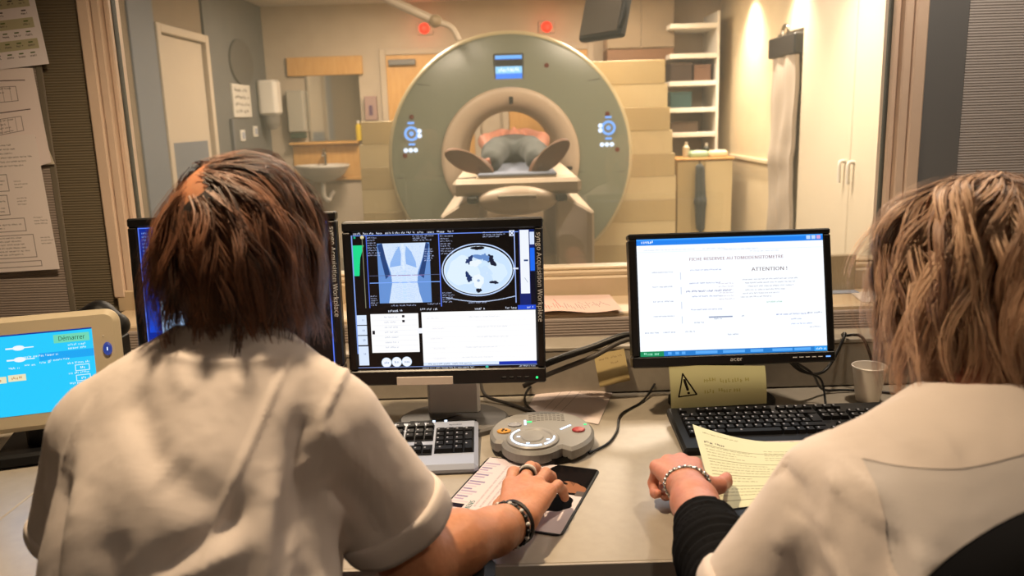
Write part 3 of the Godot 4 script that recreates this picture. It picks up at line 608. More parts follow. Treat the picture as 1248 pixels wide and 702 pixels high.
func monitors() -> void:
	var text := [Color(0.75, 0.8, 0.95), Color(0.9, 0.93, 1.0)]
	# --- the scan image monitor
	var a := Art.new(888, 680, Color(0.005, 0.006, 0.012), 21)
	var X := func(x: float) -> float: return (x - 430.0) * 4.0
	var Y := func(y: float) -> float: return (y - 281.0) * 4.0
	for q in [[433, 9], [445, 13], [461, 8], [472, 9], [484, 11], [498, 10], [511, 8], [523, 9], [535, 9], [548, 6]]:
		a.row(X.call(q[0]), Y.call(281.8), q[1] * 4.0, 10, text[1])
	a.rect(8, Y.call(285), 880, 4, Color(0.45, 0.6, 1.0))
	a.rect(0, Y.call(285), 6, 580, Color(0.5, 0.62, 0.9))
	a.rect(X.call(433), Y.call(286.5), 10, 10, Color(0.1, 0.7, 0.5))
	a.poly(PackedVector2Array([Vector2(6, 64), Vector2(60, 64), Vector2(52, 92), Vector2(40, 124), Vector2(36, 160), Vector2(32, 212), Vector2(6, 212)]), Color(0.08, 0.86, 0.55))
	a.blob(54, 26, 9, 9, Color(0.9, 0.85, 0.65))
	a.rect(52, 30, 4, 340, Color(0.5, 0.5, 0.42))
	a.rect(72, 20, 4, 350, Color(0.3, 0.45, 0.95))
	a.rect(424, 20, 5, 350, Color(0.35, 0.5, 1.0))
	# the topogram
	a.rect(124, 58, 256, 290, Color(0.40, 0.58, 0.84))
	var body := PackedVector2Array()
	for p in [[150, 58], [164, 130], [186, 200], [190, 250], [180, 300], [170, 348], [336, 348], [322, 300], [314, 250], [318, 200], [344, 130], [362, 58]]:
		body.append(Vector2(p[0], p[1]))
	a.poly(PackedVector2Array([Vector2(126, 66), Vector2(150, 58), Vector2(164, 130), Vector2(182, 210), Vector2(160, 230), Vector2(140, 130)]), Color(0.13, 0.26, 0.48))
	a.poly(PackedVector2Array([Vector2(378, 66), Vector2(362, 58), Vector2(346, 130), Vector2(322, 210), Vector2(346, 230), Vector2(366, 130)]), Color(0.13, 0.26, 0.48))
	a.poly(body, Color(0.84, 0.91, 1.0))
	a.poly(PackedVector2Array([Vector2(232, 72), Vector2(212, 100), Vector2(186, 150), Vector2(182, 174), Vector2(236, 166), Vector2(240, 110)]), Color(0.56, 0.72, 0.95))
	a.poly(PackedVector2Array([Vector2(266, 72), Vector2(290, 100), Vector2(310, 150), Vector2(312, 178), Vector2(262, 160), Vector2(260, 110)]), Color(0.56, 0.72, 0.95))
	for k in 9:
		a.line(192 + k * 3, 150 - k * 9, 236, 140 - k * 8, 2, Color(0.60, 0.75, 0.95))
		a.line(264, 132 - k * 7, 306 - k * 4, 156 - k * 9, 2, Color(0.60, 0.75, 0.95))
	a.rect(244, 62, 10, 120, Color(0.88, 0.94, 1.0))
	for k in 10:
		a.rect(240, 190 + k * 15, 20, 10, Color(0.80, 0.90, 1.0))
	a.rect(170, 212, 180, 3, Color(0.85, 0.5, 0.85))
	a.rect(80, 246, 344, 4, Color(0.5, 0.68, 1.0))
	a.rect(80, 212, 344, 2, Color(0.4, 0.45, 0.6))
	a.para(78, 26, 66, 8, 12, 7, text[0])
	a.para(300, 22, 110, 3, 10, 7, text[0])
	a.para(352, 86, 50, 6, 11, 7, text[0])
	a.para(80, 308, 34, 5, 11, 7, text[0])
	a.row(180, 356, 120, 8, text[0])
	a.row(360, 352, 60, 8, text[0])
	# soft tissue mottling over the topogram
	for k in 900:
		var mx := a.rng.randi_range(170, 334)
		var my := a.rng.randi_range(62, 344)
		var was := a.im.get_pixel(mx, my)
		if was.r > 0.5:
			a.rect(mx, my, 3, 2, was.lerp(Color(0.60, 0.74, 0.95), 0.35))
	for k in 14:
		a.line(236, 196 + k * 10, 196 + absf(k - 7.0) * 2.0, 206 + k * 10, 1.5, Color(0.77, 0.87, 1.0))
		a.line(264, 196 + k * 10, 306 - absf(k - 7.0) * 2.0, 206 + k * 10, 1.5, Color(0.77, 0.87, 1.0))
	# the axial slice
	a.blob(612, 196, 178, 128, Color(0.75, 0.84, 1.0))
	a.blob(612, 196, 172, 122, Color(0.01, 0.015, 0.03))
	a.blob(612, 198, 167, 116, Color(0.86, 0.93, 1.0))
	a.blob(612, 198, 160, 110, Color(0.80, 0.90, 1.0))
	a.blob(540, 200, 78, 70, Color(0.88, 0.95, 1.0), -0.2, 0.1)
	a.blob(700, 210, 50, 52, Color(0.86, 0.94, 1.0), 0.3, 0.1)
	a.blob(612, 92, 34, 8, Color(0.02, 0.03, 0.06), 0.0, 0.2)
	a.blob(572, 150, 14, 22, Color(0.12, 0.22, 0.42), 0.5, 0.4)
	a.blob(676, 150, 15, 30, Color(0.05, 0.1, 0.2), -0.5, 0.4)
	a.blob(640, 136, 40, 14, Color(0.40, 0.56, 0.80), 0.15, 0.4)
	a.blob(632, 168, 36, 16, Color(0.82, 0.92, 1.0), 0.5, 0.2)
	a.blob(600, 164, 30, 15, Color(0.93, 0.97, 1.0), -0.2, 0.2)
	a.blob(655, 196, 30, 12, Color(0.80, 0.90, 1.0), 0.7, 0.2)
	a.blob(566, 232, 12, 26, Color(0.10, 0.2, 0.4), -0.4, 0.3)
	a.blob(660, 240, 22, 24, Color(0.80, 0.9, 1.0), 0.2, 0.15)
	a.blob(690, 258, 22, 7, Color(0.06, 0.1, 0.2), 0.1, 0.3)
	a.blob(612, 250, 26, 34, Color(0.94, 0.98, 1.0), 0, 0.12)
	a.blob(612, 248, 7, 6, Color(0.6, 0.7, 0.85))
	a.blob(612, 296, 14, 10, Color(0.05, 0.08, 0.15), 0, 0.2)
	for k in 40:
		var u := k / 39.0
		a.rect(450 + u * 330, 326 + 22 * sin(u * PI), 10, 4, Color(0.75, 0.82, 0.95))
	a.para(434, 26, 66, 8, 12, 7, text[0])
	a.para(640, 14, 120, 3, 10, 7, text[0])
	a.para(434, 300, 60, 5, 11, 7, text[0])
	a.row(560, 350, 90, 8, text[0])
	a.frame(768, 10, 26, 28, 4, Color(0.9, 0.93, 1.0))
	a.line(770, 12, 792, 36, 4, Color(0.9, 0.93, 1.0))
	a.line(792, 12, 770, 36, 4, Color(0.9, 0.93, 1.0))
	a.rect(790, 14, 5, 346, Color(0.6, 0.7, 0.95))
	a.rect(782, 190, 26, 8, Color(0.9, 0.93, 1.0))
	# right column
	a.rect(812, 8, 76, 370, Color(0.05, 0.13, 0.42))
	a.rect(818, 10, 44, 306, Color(0.95, 0.97, 1.0))
	a.rect(836, 152, 20, 8, Color(0.2, 0.3, 0.5))
	a.line(838, 240, 852, 262, 2, Color(0.6, 0.65, 0.75))
	a.rect(866, 20, 22, 60, Color(0.85, 0.9, 1.0))
	a.rect(866, 96, 22, 110, Color(0.10, 0.42, 0.95))
	a.rect(866, 210, 22, 160, Color(0.01, 0.03, 0.12))
	# caption row and the lower panels
	a.row(164, 380, 66, 12, text[1])
	a.row(322, 376, 84, 11, text[1])
	a.row(590, 378, 48, 12, text[1])
	a.row(740, 378, 56, 12, text[1])
	a.rect(800, 372, 88, 22, Color(0.12, 0.3, 0.85))
	a.row(846, 378, 30, 11, text[1])
	for q in [[6, 404, 48, 48], [6, 456, 48, 46], [6, 506, 48, 46], [6, 558, 50, 96]]:
		a.rect(q[0], q[1], q[2], q[3], Color(0.86, 0.92, 1.0))
		a.row(q[0] + 26, q[1] + q[3] * 0.35, 14, 12, Color(0.6, 0.66, 0.78))
	a.rect(74, 400, 236, 192, Color(1, 1, 1))
	for r in 7:
		a.row(142, 412 + r * 25, 66, 8, Color(0.72, 0.75, 0.83))
		a.rect(80, 432 + r * 25, 224, 1, Color(0.86, 0.88, 0.93))
	a.rect(230, 408, 12, 11, Color(0.05, 0.05, 0.1))
	a.rect(230, 432, 12, 11, Color(0.05, 0.05, 0.1))
	a.rect(80, 482, 12, 18, Color(0.05, 0.05, 0.1))
	a.rect(304, 474, 26, 26, Color(0.97, 0.98, 1.0))
	for q in [[142, 642], [193, 640], [243, 639]]:
		a.blob(q[0], q[1], 25, 25, Color(0.85, 0.92, 1.0))
		a.blob(q[0], q[1], 22, 22, Color(0.96, 0.98, 1.0))
		a.row(q[0] - 10, q[1] - 5, 20, 10, Color(0.5, 0.62, 0.8))
	a.rect(326, 396, 560, 266, Color(1, 1, 1))
	for r in 9:
		a.rect(330, 416 + r * 26, 550, 1, Color(0.93, 0.94, 0.97))
		if r % 2 == 0:
			a.row(500 + a.rng.randf() * 100, 420 + r * 25, 150, 7, Color(0.86, 0.88, 0.92))
			a.row(350 + a.rng.randf() * 30, 424 + r * 25, 60, 6, Color(0.88, 0.88, 0.92))
	a.rect(326, 646, 560, 16, Color(0.88, 0.93, 1.0))
	a.row(350, 650, 110, 8, Color(0.5, 0.55, 0.65))
	a.row(470, 650, 90, 8, Color(0.5, 0.55, 0.65))
	a.rect(700, 648, 186, 14, Color(0.05, 0.2, 0.7))
	a.rect(0, 664, 888, 3, Color(0.55, 0.65, 0.9))
	a.row(320, 669, 260, 8, text[1])
	a.blob(640, 673, 8, 6, Color(0.2, 0.75, 0.65))
	a.row(800, 669, 80, 8, text[1])
	var m2 := monitor("monitor", "black monitor showing a body scan slice and a chest image", Transform3D(Basis.from_euler(Vector3(-0.055, -0.03, 0)), Vector3(-0.1395, 1.0165, -1.672)), Vector2(0.412, 0.345), Vector2(0.376, 0.292), 0.006, screen(a, 1.0), Color(0.75, 0.85, 1.0), 0.035, true)
	part("label_strip", MB.new().box(Vector3(-0.048, -0.163, 0.0185), Vector3(0.118, 0.018, 0.003), 0.001), M.paper, m2, "cream label strip")
	part("power_light", MB.new().lathe([[0.0025, 0], [0.0025, 0.002], [0, 0.003]], Vector3(0.187, -0.161, 0.016), 10, Basis(Vector3.RIGHT, PI / 2)), M.green_glow, m2)
	for k in 4:
		part("button", MB.new().box(Vector3(0.118 + k * 0.016, -0.161, 0.0165), Vector3(0.01, 0.006, 0.002), 0.001), M.black_plastic, m2)
	# --- the dark monitor behind the head
	a = Art.new(752, 604, Color(0.004, 0.005, 0.012), 22)
	a.frame(2, 2, 748, 600, 5, Color(0.35, 0.5, 1.0))
	a.rect(8, 8, 56, 460, Color(0.06, 0.18, 0.62))
	a.rect(14, 200, 44, 230, Color(0.10, 0.30, 0.85))
	a.para(16, 20, 36, 12, 14, 8, Color(0.6, 0.75, 1.0))
	a.rect(64, 300, 190, 190, Color(0.75, 0.87, 1.0))
	a.rect(64, 300, 190, 190, Color(0.72, 0.85, 1.0))
	for r in 12:
		a.row(74, 310 + r * 15, 150, 7, Color(0.45, 0.55, 0.75))
	a.frame(700, 6, 44, 44, 3, Color(0.5, 0.65, 1.0))
	a.line(702, 8, 742, 48, 3, Color(0.5, 0.65, 1.0))
	monitor("monitor", "dark black monitor half hidden behind the brown-haired head", Transform3D(Basis.from_euler(Vector3(-0.076, 0.058, 0)), Vector3(-0.559, 1.0413, -1.648)), Vector2(0.412, 0.345), Vector2(0.376, 0.301), 0.004, screen(a, 0.9), Color(0.35, 0.5, 1.0), 0.01, true)
	# --- the wide monitor on the right
	a = Art.new(1020, 640, Color(0.97, 0.985, 1.0), 23)
	a.rect(0, 0, 1020, 34, Color(0.12, 0.50, 0.92))
	a.rect(0, 0, 1020, 8, Color(0.25, 0.62, 1.0))
	a.row(26, 8, 70, 16, Color(0.95, 0.97, 1.0))
	for k in 3:
		a.rect(930 + k * 28, 6, 22, 20, Color(0.75, 0.85, 1.0) if k < 2 else Color(0.85, 0.65, 0.85))
	a.rect(0, 70, 1020, 2, Color(0.86, 0.9, 0.95))
	for q in [[40, 56, 280], [360, 56, 120], [480, 62, 180], [620, 78, 160]]:
		a.row(q[0], q[1], q[2], 8, Color(0.78, 0.8, 0.85))
	for r in 4:
		a.row(80, 178 + r * 80, 110, 8, Color(0.55, 0.58, 0.68))
		a.row(262 + a.rng.randf() * 40, 172 + r * 72, 170, 8, Color(0.50, 0.54, 0.72))
		a.rect(232, 186 + r * 80, 5, 40, Color(0.82, 0.85, 0.9))
	a.row(262, 286, 240, 10, Color(0.4, 0.42, 0.62))
	for r in 6:
		a.row(600 - absf(r - 2.0) * 14, 232 + r * 19, 300 - r * 26, 8, Color(0.62, 0.62, 0.68))
		a.row(440, 250 + r * 17, 80, 7, Color(0.76, 0.72, 0.78))
	a.row(700, 358, 90, 9, Color(0.45, 0.7, 0.6))
	a.rect(380, 432, 130, 7, Color(0.55, 0.6, 0.72))
	a.row(750, 428, 180, 9, Color(0.5, 0.56, 0.75))
	a.row(920, 424, 80, 9, Color(0.55, 0.58, 0.68))
	a.row(830, 456, 60, 8, Color(0.55, 0.6, 0.75))
	a.row(830, 482, 110, 8, Color(0.5, 0.58, 0.8))
	a.row(930, 502, 60, 8, Color(0.65, 0.66, 0.72))
	for q in [[30, 506, 70], [130, 506, 60], [250, 506, 50], [410, 440, 40], [560, 430, 16], [480, 528, 60], [300, 458, 50]]:
		a.row(q[0], q[1], q[2], 9, Color(0.58, 0.62, 0.72))
	a.rect(0, 612, 1020, 28, Color(0.14, 0.48, 0.80))
	a.rect(0, 612, 128, 28, Color(0.08, 0.55, 0.36))
	a.row(20, 618, 80, 14, Color(0.7, 0.95, 0.85))
	for q in [[150, 20], [190, 20], [225, 20], [300, 120], [450, 120], [600, 70], [720, 110], [840, 90]]:
		a.rect(q[0], 618, q[1], 15, Color(0.35, 0.66, 0.95))
	a.rect(950, 614, 70, 26, Color(0.2, 0.62, 0.95))
	a.row(960, 620, 50, 12, Color(0.9, 0.97, 1.0))
	var m3 := monitor("wide_monitor", "wide black monitor with a white document page, right of centre", Transform3D(Basis.from_euler(Vector3(-0.2265, 0.015, 0)), Vector3(0.4778, 0.9876, -1.7566)), Vector2(0.443, 0.292), Vector2(0.408, 0.255), 0.006, screen(a, 1.08), Color(0.86, 0.93, 1.0), 0.045, false)
	var face := Transform3D(Basis.IDENTITY, Vector3(0, 0, 0.0175))
	words("FICHE RESERVEE AU TOMODENSITOMETRE", m3, mat(Color(0.62, 0.48, 0.62), 0.8), face.translated(Vector3(0.012, 0.087, 0)), 0.009, 0.205, 0.0004)
	words("ATTENTION !", m3, mat(Color(0.45, 0.36, 0.46), 0.8), face.translated(Vector3(0.084, 0.061, 0)), 0.0105, 0.078, 0.0004)
	words("acer", m3, M.bezel_print, Transform3D(Basis.IDENTITY, Vector3(0.004, -0.133, 0.0165)), 0.011, 0.026, 0.0004)
	for k in 5:
		part("button_mark", MB.new().box(Vector3(0.132 + k * 0.014, -0.1335, 0.0165), Vector3(0.009, 0.0018, 0.001)), M.bezel_print, m3)
	part("power_light", MB.new().box(Vector3(0.205, -0.1335, 0.0165), Vector3(0.01, 0.003, 0.001)), M.blue_glow, m3)
	# --- the beige touch console at the left
	a = Art.new(560, 420, Color(0.16, 0.80, 1.0), 24)
	a.rect(0, 0, 560, 7, Color(0.05, 0.2, 0.6))
	a.rect(375, 22, 170, 44, Color(0.45, 0.85, 0.72))
	a.rect(300, 110, 260, 40, Color(0.12, 0.66, 0.96))
	for q in [[150, 58, 90], [150, 118, 90]]:
		a.rect(q[0], q[1] + 10, 40, 8, Color(0.95, 0.98, 1.0))
		a.blob(q[0] + 60, q[1] + 14, 28, 13, Color(0.95, 0.98, 1.0))
		a.rect(q[0] + 80, q[1] + 12, 50, 5, Color(0.95, 0.98, 1.0))
	a.row(440, 74, 80, 12, Color(0.92, 0.97, 1.0))
	a.row(440, 92, 80, 12, Color(0.92, 0.97, 1.0))
	a.row(230, 116, 160, 12, Color(0.92, 0.97, 1.0))
	a.row(340, 146, 100, 10, Color(0.92, 0.97, 1.0))
	for q in [[156, 168], [230, 160], [300, 154]]:
		a.row(q[0], q[1], 50, 11, Color(0.92, 0.97, 1.0))
	for q in [[60, 212, 80], [148, 208, 82]]:
		a.rect(q[0], q[1], q[2], 34, Color(0.93, 0.90, 0.75))
		a.row(q[0] + 16, q[1] + 10, q[2] - 34, 14, Color(0.75, 0.55, 0.35))
	for r in 5:
		a.row(430, 170 + r * 54, 100, 12, Color(0.95, 0.98, 1.0))
		a.frame(462, 188 + r * 54, 70, 34, 4, Color(0.85, 0.95, 1.0))
		a.row(488, 198 + r * 54, 20, 14, Color(0.95, 0.98, 1.0))
	var ct := Transform3D(Basis.from_euler(Vector3(-0.15, 0.3, 0)), Vector3(-0.8622, 0.9950, -1.6338))
	var k0 := thing("injector_console", "beige touch screen console with a cyan display at the left edge", "console", Vector3.ZERO)
	k0.transform = ct.translated_local(Vector3(-0.108, -0.0815, 0))
	part("housing", MB.new().prism(rounded(0.292, 0.232, 0.028, 6), -0.032, 0.0, 0.01, Transform3D(Basis(Vector3.RIGHT, PI / 2), Vector3(0.013, 0.0, 0.004)), true).prism(rounded(0.25, 0.19, 0.03, 6), -0.075, -0.03, 0.012, Transform3D(Basis(Vector3.RIGHT, PI / 2), Vector3(0.01, 0.0, 0.0)), true), M.beige_plastic, k0)
	var cq := MB.new()
	cq.quad(Vector3(-0.108, -0.0815, 0.0045), Vector3(0.108, -0.0815, 0.0045), Vector3(0.108, 0.0815, 0.0045), Vector3(-0.108, 0.0815, 0.0045))
	part("screen", cq, screen(a, 1.0), k0, "cyan display with white fields")
	var bt := part("button", MB.new().lathe([[0.0085, 0.0], [0.0085, 0.003], [0.006, 0.005], [0.0, 0.0055]], Vector3(0.134, 0.035, 0.004), 20, Basis(Vector3.RIGHT, PI / 2) * Basis.from_scale(Vector3(1, 1, 1.6))), glow(Color(0.25, 0.35, 0.75), 0.5), k0, "oval blue button")
	part("symbol", MB.new().box(Vector3(0.134, 0.035, 0.0095), Vector3(0.0016, 0.007, 0.0006)), M.white_glow, bt)
	part("lamp_dot", MB.new().lathe([[0.0015, 0], [0.0015, 0.001], [0, 0.0012]], Vector3(0.128, 0.062, 0.004), 8, Basis(Vector3.RIGHT, PI / 2)), M.white_plastic, k0)
	words("Démarrer", k0, mat(Color(0.05, 0.35, 0.3), 0.8), Transform3D(Basis.IDENTITY, Vector3(0.0695, 0.0645, 0.0048)), 0.0125, 0.048, 0.0003)
	panel_light(ct.translated_local(Vector3(-0.108, -0.0815, 0.012)) * Transform3D(Basis(Vector3.UP, PI), Vector3.ZERO), Vector2(0.2, 0.15), Color(0.15, 0.65, 1.0), 0.025)
	var low := k0.transform.inverse()
	var st := MB.new()
	st.xf = low
	var under := k0.transform * Vector3(0, -0.1, -0.04)
	st.box(Vector3(under.x, 0.745, under.z - 0.02), Vector3(0.2, 0.028, 0.16), 0.006, Basis(Vector3.UP, 0.3))
	st.box(Vector3(under.x, 0.79, under.z - 0.01), Vector3(0.09, 0.08, 0.04), 0.006, Basis(Vector3.UP, 0.3))
	part("stand", st, M.black_plastic, k0, "black foot")


func monitor(called: String, label: String, at: Transform3D, size: Vector2, view: Vector2, drop: float, face: Material, tint: Color, power: float, lettered: bool) -> Node3D:
	# origin at the middle of the front of the bezel; z towards the viewer
	var m := thing(called, label, "monitor")
	m.transform = at
	var bz := 0.016
	var side := (size.x - view.x) / 2.0
	var up := size.y / 2.0 - view.y / 2.0 - drop
	var low := size.y / 2.0 - view.y / 2.0 + drop
	var b := MB.new()
	b.span(Vector3(-size.x / 2, size.y / 2 - up, -0.02), Vector3(size.x / 2, size.y / 2, bz), 0.003)
	b.span(Vector3(-size.x / 2, -size.y / 2, -0.02), Vector3(size.x / 2, -size.y / 2 + low, bz), 0.003)
	b.span(Vector3(-size.x / 2, -size.y / 2 + low, -0.02), Vector3(-size.x / 2 + side, size.y / 2 - up, bz), 0.003)
	b.span(Vector3(size.x / 2 - side, -size.y / 2 + low, -0.02), Vector3(size.x / 2, size.y / 2 - up, bz), 0.003)
	part("bezel", b, M.bezel, m)
	var q := MB.new()
	var z := bz - 0.0015 if lettered else bz + 0.001
	q.xf = Transform3D(Basis.IDENTITY, Vector3(0, drop, z - 0.002))
	q.quad(Vector3(-view.x / 2, -view.y / 2, 0), Vector3(view.x / 2, -view.y / 2, 0), Vector3(view.x / 2, view.y / 2, 0), Vector3(-view.x / 2, view.y / 2, 0))
	part("screen", q, face, m)
	part("back_shell", MB.new().box(Vector3(0, 0, -0.032), Vector3(size.x - 0.02, size.y - 0.02, 0.03), 0.01).box(Vector3(0, -0.01, -0.055), Vector3(size.x * 0.6, size.y * 0.6, 0.03), 0.012), M.black_plastic, m)
	panel_light(at.translated_local(Vector3(0, drop, z + 0.006)) * Transform3D(Basis(Vector3.UP, PI), Vector3.ZERO), view, tint, power)
	if lettered:
		words("syngo Acquisition Workplace", m, M.bezel_print, Transform3D(Basis(Vector3.BACK, -PI / 2), Vector3(size.x / 2 - 0.0085, 0.05, bz + 0.0002)), 0.0135, 0.185, 0.0004)
	# the stand, upright on the desk
	var inv := at.affine_inverse()
	var foot := at * Vector3(0, 0, -0.07)
	var s := MB.new()
	s.xf = inv
	s.span(Vector3(foot.x - 0.058, DESK + 0.012, foot.z - 0.03), Vector3(foot.x + 0.058, at.origin.y, foot.z), 0.006)
	part("stand", s, M.white_plastic if lettered else M.black_plastic, m)
	var f := MB.new()
	f.xf = inv
	f.lathe([[0.122, 0.0], [0.122, 0.01], [0.116, 0.014], [0.0, 0.016]], Vector3(foot.x, DESK, foot.z + 0.02), 36, Basis.from_scale(Vector3(1, 1, 0.8)))
	part("foot", f, M.grey_plastic if lettered else M.black_plastic, m)
	return m


func key_mesh(w: float, d: float, h := 0.008) -> ArrayMesh:
	# a keycap that narrows to the top
	var b := MB.new()
	var lo := [Vector3(-w / 2, 0, d / 2), Vector3(w / 2, 0, d / 2), Vector3(w / 2, 0, -d / 2), Vector3(-w / 2, 0, -d / 2)]
	var hi := []
	for p: Vector3 in lo:
		hi.append(Vector3(p.x - signf(p.x) * 0.002, h, p.z - signf(p.z) * 0.002 - 0.0006))
	for i in 4:
		b.quad(lo[i], lo[(i + 1) % 4], hi[(i + 1) % 4], hi[i])
	b.quad(hi[0], hi[1], hi[2], hi[3])
	return b.mesh()


func keys(parent: Node3D, at: Transform3D, rows: Array, m: Material, marks: Material) -> void:
	# rows: [z, [[x, width, depth], ...]] in units of one key (19 mm)
	var kept := {}
	for r in rows:
		for k in r[1]:
			var d: float = k[2] if k.size() > 2 else 1.0
			var id := Vector2(k[1], d)
			if not kept.has(id):
				kept[id] = key_mesh(k[1] * 0.019 - 0.0014, d * 0.019 - 0.0014)
			var o := put("key", kept[id], m, parent)
			o.transform = at.translated_local(Vector3((k[0] + k[1] / 2.0) * 0.019, 0, (r[0] + d / 2.0) * 0.019))
			if marks:
				var l := put("legend", legend, marks, o)
				l.position = Vector3(-k[1] * 0.019 * 0.22, 0.0082, -d * 0.019 * 0.12)


var legend := BoxMesh.new()


func key_rows() -> Array:
	var run := func(x: float, n: int) -> Array:
		var out := []
		for i in n:
			out.append([x + i, 1.0])
		return out
	var rows := []
	rows.append([0.0, [[0.0, 1.0]] + run.call(2.0, 4) + run.call(6.5, 4) + run.call(11.0, 4) + run.call(15.25, 3)])
	rows.append([1.35, run.call(0.0, 13) + [[13.0, 2.0]] + run.call(15.25, 3) + run.call(18.5, 4)])
	rows.append([2.35, [[0.0, 1.5]] + run.call(1.5, 12) + [[13.75, 1.25, 2.0]] + run.call(15.25, 3) + run.call(18.5, 3) + [[21.5, 1.0, 2.0]]])
	rows.append([3.35, [[0.0, 1.75]] + run.call(1.75, 12) + run.call(18.5, 3)])
	rows.append([4.35, [[0.0, 1.25]] + run.call(1.25, 11) + [[12.25, 2.75], [16.25, 1.0]] + run.call(18.5, 3) + [[21.5, 1.0, 2.0]]])
	rows.append([5.35, [[0.0, 1.5], [1.5, 1.0], [2.5, 1.5], [4.0, 6.0], [10.0, 1.5], [11.5, 1.0], [12.5, 1.0], [13.5, 1.5]] + run.call(15.25, 3) + [[18.5, 2.0], [20.5, 1.0]]])
	return rows


func desk_things() -> void:
	legend.size = Vector3(0.0035, 0.0003, 0.0045)
	# --- black keyboard
	var tilt := 0.09
	var kb := thing("keyboard", "black full-size keyboard in front of the wide monitor", "keyboard", Vector3(0.562, DESK, -1.6))
	var kx := Transform3D(Basis.from_euler(Vector3(tilt, 0, 0)), Vector3(0, 0.013, 0))
	part("tray", MB.new().box(Vector3(0, 0.0135, 0), Vector3(0.468, 0.02, 0.19), 0.005, Basis.from_euler(Vector3(tilt, 0, 0))), M.black_plastic, kb)
	var legends := mat(Color(0.55, 0.55, 0.58), 0.7)
	keys(kb, kx.translated_local(Vector3(-0.2145, 0.0105, -0.075)), key_rows(), M.key_black, legends)
	part("foot", MB.new().span(Vector3(-0.2, 0, -0.09), Vector3(-0.17, 0.014, -0.08)), M.black_plastic, kb)
	part("foot", MB.new().span(Vector3(0.17, 0, -0.09), Vector3(0.2, 0.014, -0.08)), M.black_plastic, kb)
	var ls := part("label_strip", MB.new().box(kx * Vector3(-0.02, 0.0115, 0.084), Vector3(0.2, 0.001, 0.017), 0.0, kx.basis), M.paper, kb, "white strip with small black symbols")
	for k in 5:
		part("symbol", MB.new().box(kx * Vector3(-0.045 + k * 0.025, 0.0123, 0.084), Vector3(0.008, 0.0006, 0.006), 0.0, kx.basis), M.ink, ls)
	# --- the scanner's grey keyboard
	var ck := thing("console_keyboard", "silver-grey keyboard with black keys beside the round control box", "keyboard", Vector3(-0.308, DESK, -1.545), "", 0.03)
	var cx := Transform3D(Basis.from_euler(Vector3(0.1, 0, 0)), Vector3(0, 0.016, 0))
	part("tray", MB.new().box(Vector3(0, 0.0175, 0), Vector3(0.462, 0.022, 0.2), 0.008, Basis.from_euler(Vector3(0.1, 0, 0))), M.silver_plastic, ck)
	part("base", MB.new().span(Vector3(-0.22, 0, -0.08), Vector3(0.22, 0.012, 0.085), 0.002), M.black_plastic, ck)
	part("groove", MB.new().box(cx * Vector3(0, 0.0125, -0.088), Vector3(0.455, 0.003, 0.003), 0.0, cx.basis), M.black_plastic, ck)
	for x in [0.138, 0.163]:
		part("indicator", MB.new().box(cx * Vector3(x, 0.0135, -0.088), Vector3(0.006, 0.003, 0.004), 0.0, cx.basis), M.white_glow, ck)
	for w in [[-0.207, 0.287, -0.072, 0.016], [-0.207, 0.287, -0.046, 0.098], [0.0825, 0.058, -0.07, 0.02], [0.0825, 0.058, -0.045, 0.042], [0.0825, 0.058, 0.015, 0.04], [0.145, 0.078, -0.055, 0.105]]:
		part("key_well", MB.new().box(cx * Vector3(w[0] + w[1] / 2, 0.0138, w[2] + w[3] / 2), Vector3(w[1], 0.0012, w[3]), 0.0, cx.basis), M.black_plastic, ck)
	keys(ck, cx.translated_local(Vector3(-0.206, 0.0135, -0.0705)), key_rows(), M.key_black, legends)
	words("symbol", ck, M.ink, Transform3D(Basis.from_euler(Vector3(0.1 - PI / 2, 0, 0)), cx * Vector3(0.184, 0.0142, -0.069)), 0.004, 0.026, 0.0003).name = "badge"
	# --- the round control box
	var cb := thing("control_box", "round grey scan control box with lit ring and red and yellow buttons", "control box", Vector3(0.052, DESK, -1.575))
	var outline := PackedVector2Array()
	for k in 72:
		var an := TAU * k / 72
		var d := Vector2(cos(an), sin(an))
		var r := 0.106
		var deg := rad_to_deg(an)
		if deg > 60 and deg < 150:
			# the knob lobe in front stands proud of two shallow notches
			var lobe := Vector2(-0.02, 0.045)
			var bq := d.dot(lobe)
			var rr := bq + sqrt(maxf(0.0, bq * bq - lobe.length_squared() + 0.062 * 0.062))
			r = clampf(rr, 0.086, 0.112)
		outline.append(d * r)
	part("housing", MB.new().prism(outline, 0.008, 0.036, 0.006, Transform3D(Basis.from_euler(Vector3(0.03, 0, 0)), Vector3.ZERO), false), mat(Color(0.50, 0.49, 0.47), 0.42), cb)
	part("base", MB.new().lathe([[0.09, 0.0], [0.098, 0.004], [0.098, 0.014]], Vector3.ZERO, 40), M.black_plastic, cb)
	var tp := Transform3D(Basis.from_euler(Vector3(0.03, 0, 0)), Vector3.ZERO)
	var hub := tp * Vector3(-0.02, 0.036, 0.045)
	part("knob", MB.new().lathe([[0.052, -0.002], [0.052, 0.004], [0.049, 0.006], [0.04, 0.006], [0.037, 0.004], [0.022, 0.004], [0.02, 0.0065], [0.0, 0.0075]], hub, 40, tp.basis), mat(Color(0.54, 0.53, 0.51), 0.4), cb)
	for arc in [[2.2, 3.35], [3.45, 5.1], [5.25, 6.25]]:
		var pth := []
		for k in 15:
			var an := lerpf(arc[0], arc[1], k / 14.0)
			pth.append(hub + tp.basis * Vector3(cos(an) * 0.0425, 0.0062, -sin(an) * 0.0425))
		part("glowing_ring", MB.new().tube(pth, 0.0021, 6), M.white_glow, cb)
	for q in [Vector2(-0.028, -0.006), Vector2(-0.01, 0.028), Vector2(0.03, 0.012)]:
		part("glowing_symbol", MB.new().box(hub + Vector3(q.x, 0.0048, q.y), Vector3(0.007, 0.001, 0.004), 0.0, tp.basis), M.white_glow, cb)
